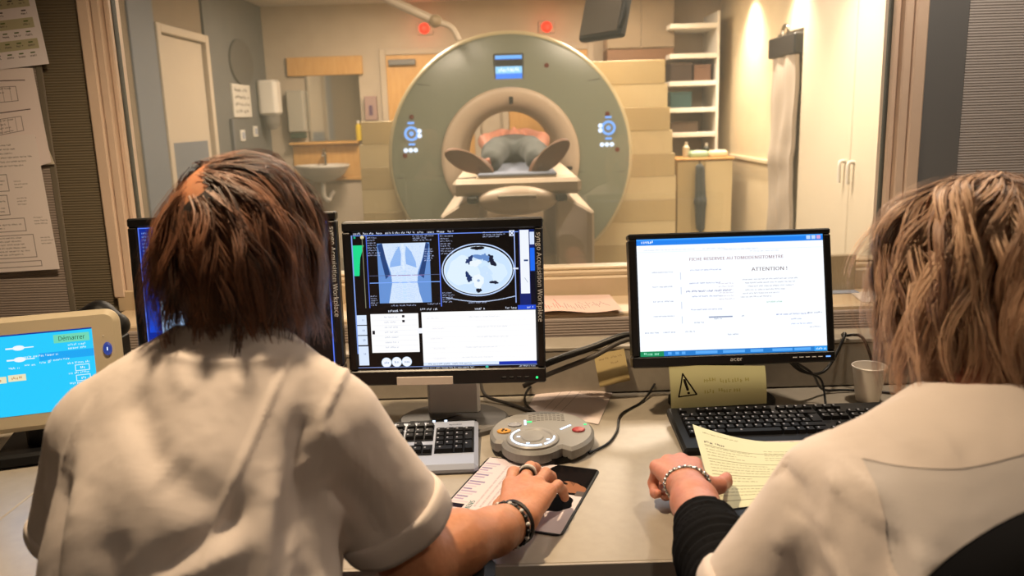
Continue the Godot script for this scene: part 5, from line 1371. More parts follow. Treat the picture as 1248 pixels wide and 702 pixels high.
func cuff(parent: Node, base: Vector3, c: Vector3, axis: Vector3, r: float, wide: float, m: Material, thick := 0.004) -> void:
	# a turned-up sleeve end, open inside
	var a := axis.normalized()
	var s := a.cross(Vector3(0.2, 0.1, 1)).normalized()
	var u := s.cross(a).normalized()
	var prof := [[r - thick * 2.2, 0.0], [r - thick * 0.4, -0.003], [r + thick * 0.7, 0.001], [r + thick, wide * 0.3], [r + thick * 0.7, wide * 0.75], [r + thick * 0.2, wide], [r - thick * 0.7, wide - 0.003], [r - thick * 2.2, wide * 0.6], [r - thick * 2.4, -0.04]]
	var rows := []
	for p in prof:
		var row := []
		for k in 40:
			var t := TAU * k / 40
			var wob := 1.0 + 0.03 * sin(t * 3.0 + 0.6) + 0.015 * sin(t * 7.0)
			row.append(c - base + a * float(p[1]) + (s * cos(t) + u * sin(t)) * float(p[0]) * wob)
		rows.append(row)
	var mb := MB.new()
	mb.grid(rows, true, false)
	part("cuff", mb, m, parent)


func person_brown_hair() -> void:
	var base := Vector3(-0.33, 0.49, -0.8)
	var pn := thing("person", "person with brown hair in a white short-sleeved coat, right hand on the mouse", "person", base)
	var mb := MB.new()
	mb.xf = Transform3D(Basis.IDENTITY, -base)
	var hc: Vector3 = Vector3(-0.3453, 1.2460, -1.0221)
	var hb := Basis.from_euler(Vector3(-0.3, -0.2, 0.03))
	var hr := Vector3(0.075, 0.106, 0.094)
	var neck: Vector3 = Vector3(-0.3481, 1.1242, -0.9661)
	var ls: Vector3 = Vector3(-0.4944, 1.0370, -0.9225)
	var rs: Vector3 = Vector3(-0.2207, 1.0310, -0.9314)
	var relb: Vector3 = Vector3(-0.1336, 0.8282, -0.9659)
	var rw: Vector3 = Vector3(-0.0045, 0.7830, -1.1584)
	var rk: Vector3 = Vector3(0.0229, 0.7980, -1.2631)
	var lelb: Vector3 = Vector3(-0.5566, 0.8728, -0.9445)
	var lw := Vector3(-0.43, 0.79, -1.2)
	# head and neck
	var f := Field.new()
	face(f, hc, hb, hr)
	f.chain([hc + Vector3(0, -0.05, 0.015), neck + Vector3(0, -0.02, 0), neck + Vector3(0, -0.08, -0.01)], [0.055, 0.05, 0.05], 0.03)
	f.into(mb, 0.005)
	# trunk, upper arms, forearms
	f = Field.new()
	f.ell(Vector3(-0.3552, 0.9838, -0.9216), Vector3(0.11, 0.14, 0.05), Basis.IDENTITY, 0.03)
	f.ell(Vector3(-0.3594, 0.8296, -0.8334), Vector3(0.1, 0.2, 0.05), Basis.IDENTITY, 0.05)
	f.chain([neck - Vector3(0, 0.03, 0.01), ls + Vector3(0.03, -0.01, 0)], [0.034, 0.036], 0.03)
	f.chain([neck - Vector3(0, 0.03, 0.01), rs - Vector3(0.03, 0.01, 0)], [0.034, 0.036], 0.03)
	f.chain([ls, lelb, lelb.lerp(lw, 0.4), lw], [0.046, 0.038, 0.037, 0.026], 0.02)
	f.chain([rs, rs.lerp(relb, 0.6), relb, relb.lerp(rw, 0.35) + Vector3(0, 0.006, 0), relb.lerp(rw, 0.75), rw], [0.05, 0.046, 0.042, 0.044, 0.033, 0.027], 0.02)
	for s in [-1.0, 1.0]:
		f.chain([Vector3(-0.33 + s * 0.09, 0.56, -0.8), Vector3(-0.33 + s * 0.13, 0.56, -1.2), Vector3(-0.33 + s * 0.13, 0.1, -1.15), Vector3(-0.33 + s * 0.13, 0.06, -1.3)], [0.08, 0.06, 0.04, 0.035], 0.03)
	f.into(mb, 0.009)
	# the hand on the mouse
	f = Field.new()
	f.chain([relb.lerp(rw, 0.7), relb.lerp(rw, 0.85), rw], [0.0345, 0.031, 0.027], 0.015)
	var seg := hand(f, rw, rk - rw, Vector3(-0.12, 1, 0.1), -1.0, [[8, 24, 18], [8, 26, 18], [12, 30, 20], [18, 32, 22]], 0.10, [30, 22, 20], 1.12)
	f.into(mb, 0.0028)
	# the other hand, on the keyboard behind the trunk
	f = Field.new()
	f.chain([lelb.lerp(lw, 0.8), lw], [0.03, 0.026], 0.015)
	hand(f, lw, Vector3(0.2, -0.05, -1), Vector3.UP, 1.0, [[20, 30, 20], [20, 30, 20], [22, 32, 20], [26, 34, 20]], 0.1, [35, 20, 15])
	f.into(mb, 0.0045)
	part("body", mb, M.skin, pn)
	# trousers
	f = Field.new()
	for s in [-1.0, 1.0]:
		f.chain([Vector3(-0.33 + s * 0.09, 0.58, -0.8), Vector3(-0.33 + s * 0.13, 0.58, -1.2), Vector3(-0.33 + s * 0.13, 0.12, -1.15)], [0.095, 0.078, 0.06], 0.04)
	f.ell(Vector3(-0.33, 0.6, -0.78), Vector3(0.185, 0.11, 0.15), Basis.IDENTITY, 0.05)
	mb = MB.new()
	mb.xf = Transform3D(Basis.IDENTITY, -base)
	f.into(mb, 0.016)
	part("trousers", mb, M.cloth_dark, pn, "dark trousers")
	# the coat
	f = Field.new()
	f.cone(neck + Vector3(0.005, -0.012, 0.0), ls + Vector3(0.025, 0.002, 0), 0.052, 0.054, 0.05)
	f.cone(neck + Vector3(0.005, -0.012, 0.0), rs - Vector3(0.02, -0.002, 0), 0.052, 0.058, 0.05)
	f.ell(Vector3(-0.3561, 1.0176, -0.9286), Vector3(0.165, 0.125, 0.1), Basis.IDENTITY, 0.06)
	f.ell(Vector3(-0.3698, 0.9455, -0.8830), Vector3(0.155, 0.16, 0.118), Basis.IDENTITY, 0.06)
	f.ell(Vector3(-0.3652, 0.8178, -0.8207), Vector3(0.165, 0.24, 0.13), Basis.IDENTITY, 0.06)
	f.cone(ls, Vector3(-0.5450, 0.9209, -0.9290), 0.056, 0.05, 0.025)
	var cuff_at: Vector3 = Vector3(-0.1511, 0.8859, -0.9625)
	f.cone(rs, cuff_at, 0.06, 0.07, 0.028)
	f.plane(cuff_at - (cuff_at - rs).normalized() * 0.012, cuff_at - rs)
	f.ell(neck + Vector3(0, 0.05, -0.02), Vector3(0.058, 0.05, 0.06), Basis.IDENTITY, 0.012, true)
	mb = MB.new()
	mb.xf = Transform3D(Basis.IDENTITY, -base)
	var cr := creases([
		[Vector3(-0.2567, 1.1275, -0.8400), Vector3(-0.2999, 1.0055, -0.8400), 0.004, 0.0036], [Vector3(-0.2999, 1.0055, -0.8400), Vector3(-0.3273, 0.8840, -0.8400), 0.004, 0.0036],
		[Vector3(-0.4204, 1.1426, -0.8400), Vector3(-0.2507, 1.1263, -0.8400), 0.004, 0.003],
		[Vector3(-0.1868, 1.1253, -0.8400), Vector3(-0.2157, 1.0686, -0.8400), 0.0045, 0.004], [Vector3(-0.2157, 1.0686, -0.8400), Vector3(-0.2148, 1.0115, -0.8400), 0.0045, 0.004],
		[Vector3(-0.4696, 1.0954, -0.8400), Vector3(-0.4880, 1.0394, -0.8400), 0.0045, 0.003],
		[Vector3(-0.4194, 1.1160, -0.8400), Vector3(-0.3541, 1.0542, -0.8400), 0.016, -0.009], [Vector3(-0.3541, 1.0542, -0.8400), Vector3(-0.2714, 1.0017, -0.8400), 0.018, -0.008],
		[Vector3(-0.2708, 1.0084, -0.8400), Vector3(-0.3555, 0.9751, -0.8400), 0.012, -0.008], [Vector3(-0.3029, 0.9556, -0.8400), Vector3(-0.3923, 0.9307, -0.8400), 0.012, -0.007],
		[Vector3(-0.2734, 0.9793, -0.8400), Vector3(-0.3630, 0.9477, -0.8400), 0.01, 0.006], [Vector3(-0.2961, 0.9305, -0.8400), Vector3(-0.3868, 0.8982, -0.8400), 0.012, 0.007],
		[Vector3(-0.4756, 1.0390, -0.8400), Vector3(-0.4741, 0.9011, -0.8400), 0.014, -0.014], [Vector3(-0.4382, 1.0378, -0.8400), Vector3(-0.4340, 0.8896, -0.8400), 0.022, 0.009],
		[Vector3(-0.3970, 1.0077, -0.8400), Vector3(-0.3776, 0.8979, -0.8400), 0.016, -0.006], [Vector3(-0.2328, 1.0879, -0.8400), Vector3(-0.2374, 0.9535, -0.8400), 0.014, -0.012],
		[Vector3(-0.2553, 1.0320, -0.8400), Vector3(-0.2599, 0.9042, -0.8400), 0.012, 0.008], [Vector3(-0.2195, 1.0308, -0.8400), Vector3(-0.2211, 0.8927, -0.8400), 0.012, -0.014],
		[Vector3(-0.2241, 1.0252, -0.9000), Vector3(-0.1881, 0.9202, -0.9000), 0.01, 0.007], [Vector3(-0.2017, 1.0041, -0.9000), Vector3(-0.1602, 0.8979, -0.9000), 0.012, -0.008],
		[Vector3(-0.2116, 1.0651, -0.9000), Vector3(-0.1563, 0.9613, -0.9000), 0.014, 0.004], [Vector3(-0.5049, 1.0342, -0.9000), Vector3(-0.5199, 0.9521, -0.9000), 0.008, -0.006], [Vector3(-0.5219, 1.0144, -0.9000), Vector3(-0.5398, 0.9210, -0.9000), 0.007, 0.005],
		[Vector3(-0.3793, 1.1451, -0.8800), Vector3(-0.3470, 1.1059, -0.8800), 0.012, 0.005], [Vector3(-0.2759, 1.1409, -0.9000), Vector3(-0.3011, 1.1044, -0.8800), 0.012, 0.004], [Vector3(-0.2492, 1.1255, -0.9000), Vector3(-0.1953, 1.0944, -0.9000), 0.01, 0.004],
	])
	var nz := FastNoiseLite.new()
	nz.seed = 7
	nz.frequency = 14.0
	f.into(mb, 0.005, func(p: Vector3, n: Vector3) -> float:
		var h := 0.0016 * nz.get_noise_3d(p.x, p.y * 0.5, p.z) + 0.0005 * nz.get_noise_3d(p.x * 3.0 + 5.0, p.y * 2.0, p.z * 3.0)
		if n.z > -0.1:
			for q in cr:
				h += fold(Vector2(p.x, p.y), q)
		return h)
	var coat := part("coat", mb, M.cloth_white, pn, "white cotton coat with back seams")
	cuff(coat, base, cuff_at - (cuff_at - rs).normalized() * 0.03, cuff_at - rs, 0.071, 0.034, M.cloth_white)
	cuff(coat, base, Vector3(-0.5437, 0.9154, -0.9309), lelb - ls, 0.05, 0.022, M.cloth_white)
	# bracelets and rings
	var ax := (rw - relb).normalized()
	part("bracelet", MB.new().tube(ring_path(rw - base - ax * 0.004, ax + Vector3(0.12, 0, 0), 0.034, 0.9), 0.0026, 6).tube(ring_path(rw - base - ax * 0.0, ax + Vector3(0.2, 0.05, 0), 0.035, 0.92), 0.0022, 6), M.cable, pn, "double black cord bracelet")
	var br := part("bracelet", MB.new().tube(ring_path(rw - base - ax * 0.022, ax, 0.0355, 0.92), 0.003, 6), M.cable, pn, "black bracelet with silver beads")
	var beads := ring_path(rw - base - ax * 0.022, ax, 0.0362, 0.92, 20)
	for k in 20:
		part("bead", MB.new().ball(beads[k], Vector3(0.0038, 0.0038, 0.0038), Basis.IDENTITY, 8, 6), M.silver if k % 2 else M.cable, br)
	var sg: Array = seg[1]
	part("ring", MB.new().tube(ring_path((sg[0] as Vector3).lerp(sg[1], 0.62) - base, sg[1] - sg[0], sg[2] + 0.0012, 1.0, 20), 0.0034, 6), M.silver, pn, "broad silver ring")
	part("ring", MB.new().tube(ring_path((sg[0] as Vector3).lerp(sg[1], 0.46) - base, sg[1] - sg[0], sg[2] + 0.001, 1.0, 20), 0.0022, 6), M.cable, pn, "black ring")
	# hair
	mb = MB.new()
	mb.xf = Transform3D(Basis.IDENTITY, -base)
	var crown := Vector3(-0.26, 0.66, 0.68).normalized()
	scalp(mb, hc, hb, hr * 1.03, crown, 0.5, 0.42)
	var cap := part("hair", mb, M.hair_cap_brown, pn, "brown layered hair, thin at the crown")
	mb = MB.new()
	mb.xf = Transform3D(Basis.IDENTITY, -base)
	locks(mb, hc, hb, hr, crown, {
		"seed": 5, "locks": 620, "per": 19, "brow": 0.42, "bald": 0.56, "thick": 0.2, "freq": 0.7, "wave": 0.19, "pull": 0.17, "tuck": -0.02, "flick": 0.2, "sweep": 0.25, "spread": 0.0095, "width": 1.0,
		"dark": Color(0.022, 0.008, 0.004), "light": Color(0.36, 0.15, 0.075),
		"end": func(dir: Vector3, rng: RandomNumberGenerator) -> float: return hc.y - 0.098 + 0.02 * (1.0 - absf(dir.x)) * 0.0 + rng.randf_range(-0.03, 0.07) + (0.012 if dir.x < -0.3 else 0.0)})
	var st := part("strands", mb, M.hair, cap)
	st.set_meta("kind", "stuff")


func person_blond_hair() -> void:
	var base := Vector3(0.5, 0.49, -0.72)
	var pn := thing("person", "person with wavy blond hair in a white coat, left hand holding the yellow form", "person", base)
	var mb := MB.new()
	mb.xf = Transform3D(Basis.IDENTITY, -base)
	var hc: Vector3 = Vector3(0.5496, 1.2047, -0.9318)
	var hb := Basis.from_euler(Vector3(-0.22, 0.42, 0.0))
	var hr := Vector3(0.075, 0.105, 0.094)
	var neck: Vector3 = Vector3(0.5051, 1.0606, -0.8508)
	var ls: Vector3 = Vector3(0.3422, 0.9719, -0.8323)
	var rs: Vector3 = Vector3(0.6327, 0.9955, -0.7759)
	var lelb: Vector3 = Vector3(0.2502, 0.8313, -0.8439)
	var lw: Vector3 = Vector3(0.2713, 0.8050, -1.2190)
	var lk: Vector3 = Vector3(0.2702, 0.7970, -1.3545)
	var relb: Vector3 = Vector3(0.7442, 0.7942, -0.8464)
	var rw := Vector3(0.78, 0.79, -1.2)
	var f := Field.new()
	face(f, hc, hb, hr)
	f.chain([hc + Vector3(0, -0.05, 0.015), neck + Vector3(0, -0.02, 0), neck + Vector3(0, -0.08, -0.01)], [0.053, 0.048, 0.048], 0.03)
	f.into(mb, 0.005)
	f = Field.new()
	f.ell(Vector3(0.4877, 0.9097, -0.7887), Vector3(0.11, 0.13, 0.05), Basis.IDENTITY, 0.03)
	f.ell(Vector3(0.4545, 0.7688, -0.7084), Vector3(0.1, 0.2, 0.05), Basis.IDENTITY, 0.05)
	f.chain([neck - Vector3(0, 0.03, 0.01), ls + Vector3(0.03, -0.01, 0)], [0.034, 0.036], 0.03)
	f.chain([neck - Vector3(0, 0.03, 0.01), rs - Vector3(0.03, 0.01, 0)], [0.034, 0.036], 0.03)
	f.chain([ls, lelb, lelb.lerp(lw, 0.4), lw], [0.046, 0.04, 0.04, 0.029], 0.02)
	f.chain([rs, relb, relb.lerp(rw, 0.4), rw], [0.046, 0.04, 0.038, 0.028], 0.02)
	for s in [-1.0, 1.0]:
		f.chain([Vector3(0.5 + s * 0.09, 0.56, -0.72), Vector3(0.5 + s * 0.13, 0.56, -1.12), Vector3(0.5 + s * 0.13, 0.1, -1.07), Vector3(0.5 + s * 0.13, 0.06, -1.22)], [0.08, 0.06, 0.04, 0.035], 0.03)
	f.into(mb, 0.009)
	# the fist on the form
	f = Field.new()
	f.chain([lelb.lerp(lw, 0.6), lelb.lerp(lw, 0.82), lw], [0.037, 0.034, 0.029], 0.015)
	hand(f, lw, lk - lw, Vector3(0.1, 1, 0.25), 1.0, [[62, 84, 50], [64, 86, 50], [66, 86, 50], [68, 84, 50]], 0.03, [58, 8, 30], 1.1)
	f.into(mb, 0.0028)
	f = Field.new()
	f.chain([relb.lerp(rw, 0.8), rw], [0.03, 0.028], 0.015)
	hand(f, rw, Vector3(-0.2, -0.05, -1), Vector3.UP, -1.0, [[20, 30, 20], [20, 30, 20], [22, 32, 20], [26, 34, 20]], 0.1, [35, 20, 15])
	f.into(mb, 0.0045)
	part("body", mb, M.skin_pink, pn)
	f = Field.new()
	for s in [-1.0, 1.0]:
		f.chain([Vector3(0.5 + s * 0.09, 0.58, -0.72), Vector3(0.5 + s * 0.13, 0.58, -1.12), Vector3(0.5 + s * 0.13, 0.12, -1.07)], [0.095, 0.078, 0.06], 0.04)
	f.ell(Vector3(0.5, 0.6, -0.7), Vector3(0.185, 0.11, 0.15), Basis.IDENTITY, 0.05)
	mb = MB.new()
	mb.xf = Transform3D(Basis.IDENTITY, -base)
	f.into(mb, 0.016)
	part("trousers", mb, M.cloth_dark, pn, "dark trousers")
	# the black sleeve under the coat
	f = Field.new()
	var cut: Vector3 = lelb.lerp(lw, 0.6)
	f.chain([lelb, lelb.lerp(lw, 0.35), lelb.lerp(lw, 0.66)], [0.052, 0.052, 0.043], 0.02)
	f.plane(cut + (lw - lelb).normalized() * 0.0, lw - lelb)
	mb = MB.new()
	mb.xf = Transform3D(Basis.IDENTITY, -base)
	var la := (lw - lelb).normalized()
	f.into(mb, 0.006, func(p: Vector3, _n: Vector3) -> float: return 0.0022 * sin((p - lelb).dot(la) * 320.0))
	part("sleeve", mb, M.cloth_black, pn, "black ribbed sleeve")
	# the coat
	f = Field.new()
	f.cone(neck + Vector3(0, -0.016, 0.0), ls + Vector3(0.02, 0.002, 0), 0.055, 0.056, 0.05)
	f.cone(neck + Vector3(0, -0.016, 0.0), rs, 0.055, 0.056, 0.05)
	f.ell(Vector3(0.4862, 0.9548, -0.7930), Vector3(0.175, 0.13, 0.11), Basis.IDENTITY, 0.06)
	f.ell(Vector3(0.4677, 0.8748, -0.7406), Vector3(0.175, 0.17, 0.125), Basis.IDENTITY, 0.06)
	f.ell(Vector3(0.4467, 0.7603, -0.6862), Vector3(0.18, 0.2, 0.14), Basis.IDENTITY, 0.06)
	var le: Vector3 = ls.lerp(lelb, 0.92)
	f.cone(ls, le, 0.06, 0.058, 0.03)
	f.plane(le + (le - ls).normalized() * 0.01, le - ls)
	f.cone(rs, relb, 0.06, 0.055, 0.03)
	f.ell(neck + Vector3(0, 0.05, -0.02), Vector3(0.058, 0.045, 0.06), Basis.IDENTITY, 0.012, true)
	mb = MB.new()
	mb.xf = Transform3D(Basis.IDENTITY, -base)
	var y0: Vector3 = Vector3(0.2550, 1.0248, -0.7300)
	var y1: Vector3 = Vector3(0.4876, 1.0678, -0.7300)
	var cr := creases([
		[Vector3(0.3268, 1.0308, -0.8000), Vector3(0.3035, 0.9676, -0.7800), 0.0045, 0.004], [Vector3(0.3035, 0.9676, -0.7800), Vector3(0.3138, 0.9120, -0.7600), 0.0045, 0.004],
		[Vector3(0.3482, 1.0065, -0.7400), Vector3(0.3232, 0.9330, -0.7400), 0.012, -0.013], [Vector3(0.3679, 0.9998, -0.7400), Vector3(0.3498, 0.9249, -0.7400), 0.013, 0.009],
		[Vector3(0.3930, 0.9858, -0.7400), Vector3(0.3810, 0.9239, -0.7400), 0.014, -0.006], [Vector3(0.3036, 0.9945, -0.8200), Vector3(0.2704, 0.9317, -0.8500), 0.01, 0.005],
		[Vector3(0.2940, 1.0137, -0.8200), Vector3(0.2921, 0.9709, -0.8500), 0.008, -0.006], [Vector3(0.3146, 0.9461, -0.8200), Vector3(0.2767, 0.8806, -0.8500), 0.013, -0.006],
		[Vector3(0.3741, 1.0715, -0.8200), Vector3(0.4254, 1.0639, -0.8000), 0.012, 0.004], [Vector3(0.3442, 1.0326, -0.8500), Vector3(0.3180, 1.0092, -0.8500), 0.01, 0.004],
	])
	var nz := FastNoiseLite.new()
	nz.seed = 9
	nz.frequency = 12.0
	f.into(mb, 0.0055, func(p: Vector3, n: Vector3) -> float:
		var h := 0.0016 * nz.get_noise_3d(p.x, p.y * 0.5, p.z) + 0.0005 * nz.get_noise_3d(p.x * 3.0 + 5.0, p.y * 2.0, p.z * 3.0)
		if n.z > -0.2:
			for q in cr:
				h += fold(Vector2(p.x, p.y), q)
		return h)
	var coat := part("coat", mb, M.cloth_greyer, pn, "greyer white cotton coat")
	# lighter copy of the coat, over the sleeve and above a straight shoulder line
	var upper_cloth := MB.new()
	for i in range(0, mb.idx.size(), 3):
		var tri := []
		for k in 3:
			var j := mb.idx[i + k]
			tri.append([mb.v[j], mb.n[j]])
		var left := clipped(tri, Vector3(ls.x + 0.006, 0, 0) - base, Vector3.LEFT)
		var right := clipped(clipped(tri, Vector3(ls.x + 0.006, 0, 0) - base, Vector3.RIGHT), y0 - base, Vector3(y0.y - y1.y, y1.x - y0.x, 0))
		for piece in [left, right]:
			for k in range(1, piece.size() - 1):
				var b := upper_cloth.v.size()
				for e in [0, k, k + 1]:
					upper_cloth.vert(piece[e][0] + piece[e][1] * 0.0009, piece[e][1])
				upper_cloth.idx.append_array([b, b + 1, b + 2])
	part("upper_cloth", upper_cloth, M.cloth_white, coat, "lighter white cloth over the shoulders and sleeve")
	cuff(coat, base, le - (le - ls).normalized() * 0.012, le - ls, 0.061, 0.025, M.cloth_white)
	# bracelet
	var ax := (lw - lelb).normalized()
	var links := ring_path(lw - base + ax * 0.004, ax + Vector3(0.1, 0, 0.0), 0.0345, 0.86, 26)
	var br := part("bracelet", MB.new().tube(links, 0.0022, 6), M.chrome, pn, "silver link bracelet")
	for k in 26:
		part("link", MB.new().ball(links[k], Vector3(0.0044, 0.0044, 0.0044), Basis.IDENTITY, 8, 6), M.chrome, br)
	# spectacles
	var gl := MB.new()
	gl.xf = Transform3D(hb, hc - base)
	for s in [-1.0, 1.0]:
		gl.tube(ring_path(Vector3(s * 0.034, 0.0, -0.112), Vector3(0, 0, 1), 0.025, 0.75, 24), 0.0016, 6)
		gl.tube([Vector3(s * 0.06, 0.006, -0.11), Vector3(s * 0.079, 0.006, -0.09), Vector3(s * 0.083, 0.004, 0.0), Vector3(s * 0.082, -0.012, 0.02)], 0.0018, 6)
	gl.tube([Vector3(-0.01, 0.004, -0.113), Vector3(0.01, 0.004, -0.113)], 0.0016, 6)
	part("spectacles", gl, mat(Color(0.18, 0.24, 0.42), 0.3), pn, "thin dark blue spectacles")
	# hair
	mb = MB.new()
	mb.xf = Transform3D(Basis.IDENTITY, -base)
	var crown := Vector3(0.05, 0.95, 0.22).normalized()
	scalp(mb, hc, hb, hr * 1.035, crown, 0.02, 0.35)
	var cap := part("hair", mb, M.hair_cap_blond, pn, "wavy blond chin-length hair")
	mb = MB.new()
	mb.xf = Transform3D(Basis.IDENTITY, -base)
	locks(mb, hc, hb, hr, crown, {
		"seed": 8, "locks": 420, "per": 30, "brow": 0.35, "bald": 0.02, "thick": 0.21, "freq": 0.42, "wave": 0.22, "pull": 0.16, "tuck": -0.12, "flick": 0.15, "sweep": 0.9, "spread": 0.0105, "width": 1.05,
		"dark": Color(0.20, 0.09, 0.048), "light": Color(0.82, 0.54, 0.35),
		"end": func(_dir: Vector3, rng: RandomNumberGenerator) -> float: return hc.y - 0.125 + rng.randf_range(-0.03, 0.03)})
	var st := part("strands", mb, M.hair, cap)
	st.set_meta("kind", "stuff")


# ---------------------------------------------------------------- helpers
class MB:
	# collects triangles; faces are given counter-clockwise seen from outside
	var v := PackedVector3Array()
	var n := PackedVector3Array()
	var uv := PackedVector2Array()
	var col := PackedColorArray()
	var idx := PackedInt32Array()
	var xf := Transform3D.IDENTITY
	var c := Color(1, 1, 1)
	func vert(p: Vector3, nn: Vector3, t := Vector2.ZERO) -> int:
		v.append(xf * p)
		n.append((xf.basis * nn).normalized())
		uv.append(t)
		col.append(c)
		return v.size() - 1
	func tri(a: Vector3, b: Vector3, d: Vector3, ta := Vector2.ZERO, tb := Vector2.ZERO, td := Vector2.ZERO) -> void:
		var nn := (b - a).cross(d - a)
		var i := vert(a, nn, ta)
		vert(b, nn, tb)
		vert(d, nn, td)
		idx.append_array([i, i + 2, i + 1])
	func quad(a: Vector3, b: Vector3, d: Vector3, e: Vector3) -> void:
		var nn := (d - a).cross(e - b)
		var i := vert(a, nn, Vector2(0, 1))
		vert(b, nn, Vector2(1, 1))
		vert(d, nn, Vector2(1, 0))
		vert(e, nn, Vector2(0, 0))
		idx.append_array([i, i + 2, i + 1, i, i + 3, i + 2])
	func grid(rows: Array, close_u := false, flip := false) -> void:
		# rows of points; smooth; u runs along a row; outside is on the side of (du x dv) unless flip
		var nr := rows.size()
		var nc: int = rows[0].size()
		var base := v.size()
		for r in nr:
			for k in nc:
				var kp := (k + 1) % nc if close_u else mini(k + 1, nc - 1)
				var km := (k - 1 + nc) % nc if close_u else maxi(k - 1, 0)
				var du: Vector3 = rows[r][kp] - rows[r][km]
				var dv: Vector3 = rows[mini(r + 1, nr - 1)][k] - rows[maxi(r - 1, 0)][k]
				var nn := du.cross(dv)
				if nn.length_squared() < 1e-18:
					var rr: int = r + 1 if r == 0 else r - 1
					du = rows[rr][kp] - rows[rr][km]
					nn = du.cross(dv)
				if flip:
					nn = -nn
				vert(rows[r][k], nn, Vector2(float(k) / maxi(1, nc if close_u else nc - 1), 1.0 - float(r) / maxi(1, nr - 1)))
		for r in nr - 1:
			for k in (nc if close_u else nc - 1):
				var a := base + r * nc + k
				var b := base + r * nc + (k + 1) % nc
				var d := b + nc
				var e := a + nc
				if flip:
					idx.append_array([a, b, d, a, d, e])
				else:
					idx.append_array([a, d, b, a, e, d])
	func box(ctr: Vector3, size: Vector3, bevel := 0.0, bs := Basis.IDENTITY) -> MB:
		var h := size * 0.5
		var b: float = minf(bevel, minf(h.x, minf(h.y, h.z)) * 0.98)
		var keep := xf
		xf = xf * Transform3D(bs, ctr)
		if b <= 0.0:
			for ax in 3:
				for s in [-1.0, 1.0]:
					var u := Vector3.ZERO
					var w := Vector3.ZERO
					var o := Vector3.ZERO
					o[ax] = h[ax] * s
					u[(ax + 1) % 3] = h[(ax + 1) % 3] * s
					w[(ax + 2) % 3] = h[(ax + 2) % 3]
					quad(o - u - w, o + u - w, o + u + w, o - u + w)
			xf = keep
			return self
		for ax in 3:
			for s in [-1.0, 1.0]:
				var u := Vector3.ZERO
				var w := Vector3.ZERO
				var o := Vector3.ZERO
				o[ax] = h[ax] * s
				u[(ax + 1) % 3] = (h[(ax + 1) % 3] - b) * s
				w[(ax + 2) % 3] = h[(ax + 2) % 3] - b
				quad(o - u - w, o + u - w, o + u + w, o - u + w)
		for ax in 3:
			var ay := (ax + 1) % 3
			var az := (ax + 2) % 3
			for sy in [-1.0, 1.0]:
				for sz in [-1.0, 1.0]:
					var p := Vector3.ZERO
					var q := Vector3.ZERO
					var l := Vector3.ZERO
					p[ay] = h[ay] * sy
					p[az] = (h[az] - b) * sz
					q[ay] = (h[ay] - b) * sy
					q[az] = h[az] * sz
					l[ax] = h[ax] - b
					if sy * sz > 0:
						quad(p - l, p + l, q + l, q - l) if (l.cross(q - p)).dot(p + q) > 0 else quad(q - l, q + l, p + l, p - l)
					else:
						quad(q - l, q + l, p + l, p - l) if (l.cross(p - q)).dot(p + q) > 0 else quad(p - l, p + l, q + l, q - l)
		for sx in [-1.0, 1.0]:
			for sy in [-1.0, 1.0]:
				for sz in [-1.0, 1.0]:
					var s := Vector3(sx, sy, sz)
					var p := Vector3(h.x, h.y - b, h.z - b) * s
					var q := Vector3(h.x - b, h.y, h.z - b) * s
					var r := Vector3(h.x - b, h.y - b, h.z) * s
					if (q - p).cross(r - p).dot(s) > 0:
						tri(p, q, r)
					else:
						tri(p, r, q)
		xf = keep
		return self
	func span(lo: Vector3, hi: Vector3, bevel := 0.0) -> MB:
		return box((lo + hi) * 0.5, (hi - lo).abs(), bevel)
	func tube(path: Array, r, sides := 8, caps := true) -> MB:
		# r: one radius or an array of radii
		var rows := []
		var up := Vector3.ZERO
		for i in path.size():
			var t: Vector3 = (path[mini(i + 1, path.size() - 1)] - path[maxi(i - 1, 0)]).normalized()
			if up == Vector3.ZERO:
				up = Vector3.UP if absf(t.y) < 0.9 else Vector3.RIGHT
			var s := t.cross(up).normalized()
			up = s.cross(t).normalized()
			var row := []
			var rad: float = r[i] if r is Array else r
			for k in sides:
				var a := TAU * k / sides
				row.append(path[i] + (s * cos(a) + up * sin(a)) * rad)
			rows.append(row)
		grid(rows, true, true)
		if caps:
			for e in [0, path.size() - 1]:
				for k in range(1, sides - 1):
					if e == 0:
						tri(rows[0][0], rows[0][k], rows[0][k + 1])
					else:
						tri(rows[e][0], rows[e][k + 1], rows[e][k])
		return self
	func lathe(profile: Array, ctr: Vector3, sides := 24, bs := Basis.IDENTITY, sharp := true) -> MB:
		# profile: [radius, height] pairs from below to above on the outside; turned about the y axis of bs
		var keep := xf
		xf = xf * Transform3D(bs, ctr)
		var rows := []
		for p in profile:
			var row := []
			for k in sides:
				var a := TAU * k / sides
				row.append(Vector3(p[0] * cos(a), p[1], -p[0] * sin(a)))
			rows.append(row)
		if sharp:
			for i in rows.size() - 1:
				grid([rows[i], rows[i + 1]], true)
		else:
			grid(rows, true)
		xf = keep
		return self
	func prism(poly: PackedVector2Array, y0: float, y1: float, bevel := 0.0, at := Transform3D.IDENTITY, smooth := false) -> MB:
		# poly in (x, z) seen from above with x right and z towards the viewer; any turn
		var keep := xf
		xf = xf * at
		var p := poly.duplicate()
		var area := 0.0
		for i in p.size():
			area += p[i].cross(p[(i + 1) % p.size()])
		if area > 0:
			p.reverse()
		var nn := p.size()
		var inner := PackedVector2Array()
		for i in nn:
			var e1 := (p[i] - p[(i - 1 + nn) % nn]).normalized()
			var e2 := (p[(i + 1) % nn] - p[i]).normalized()
			var m := Vector2(-e1.y, e1.x) + Vector2(-e2.y, e2.x)
			m = m / maxf(0.35, m.length_squared() * 0.5)
			inner.append(p[i] - m * bevel)
		var lo := []
		var mid := []
		var top := []
		var bot := []
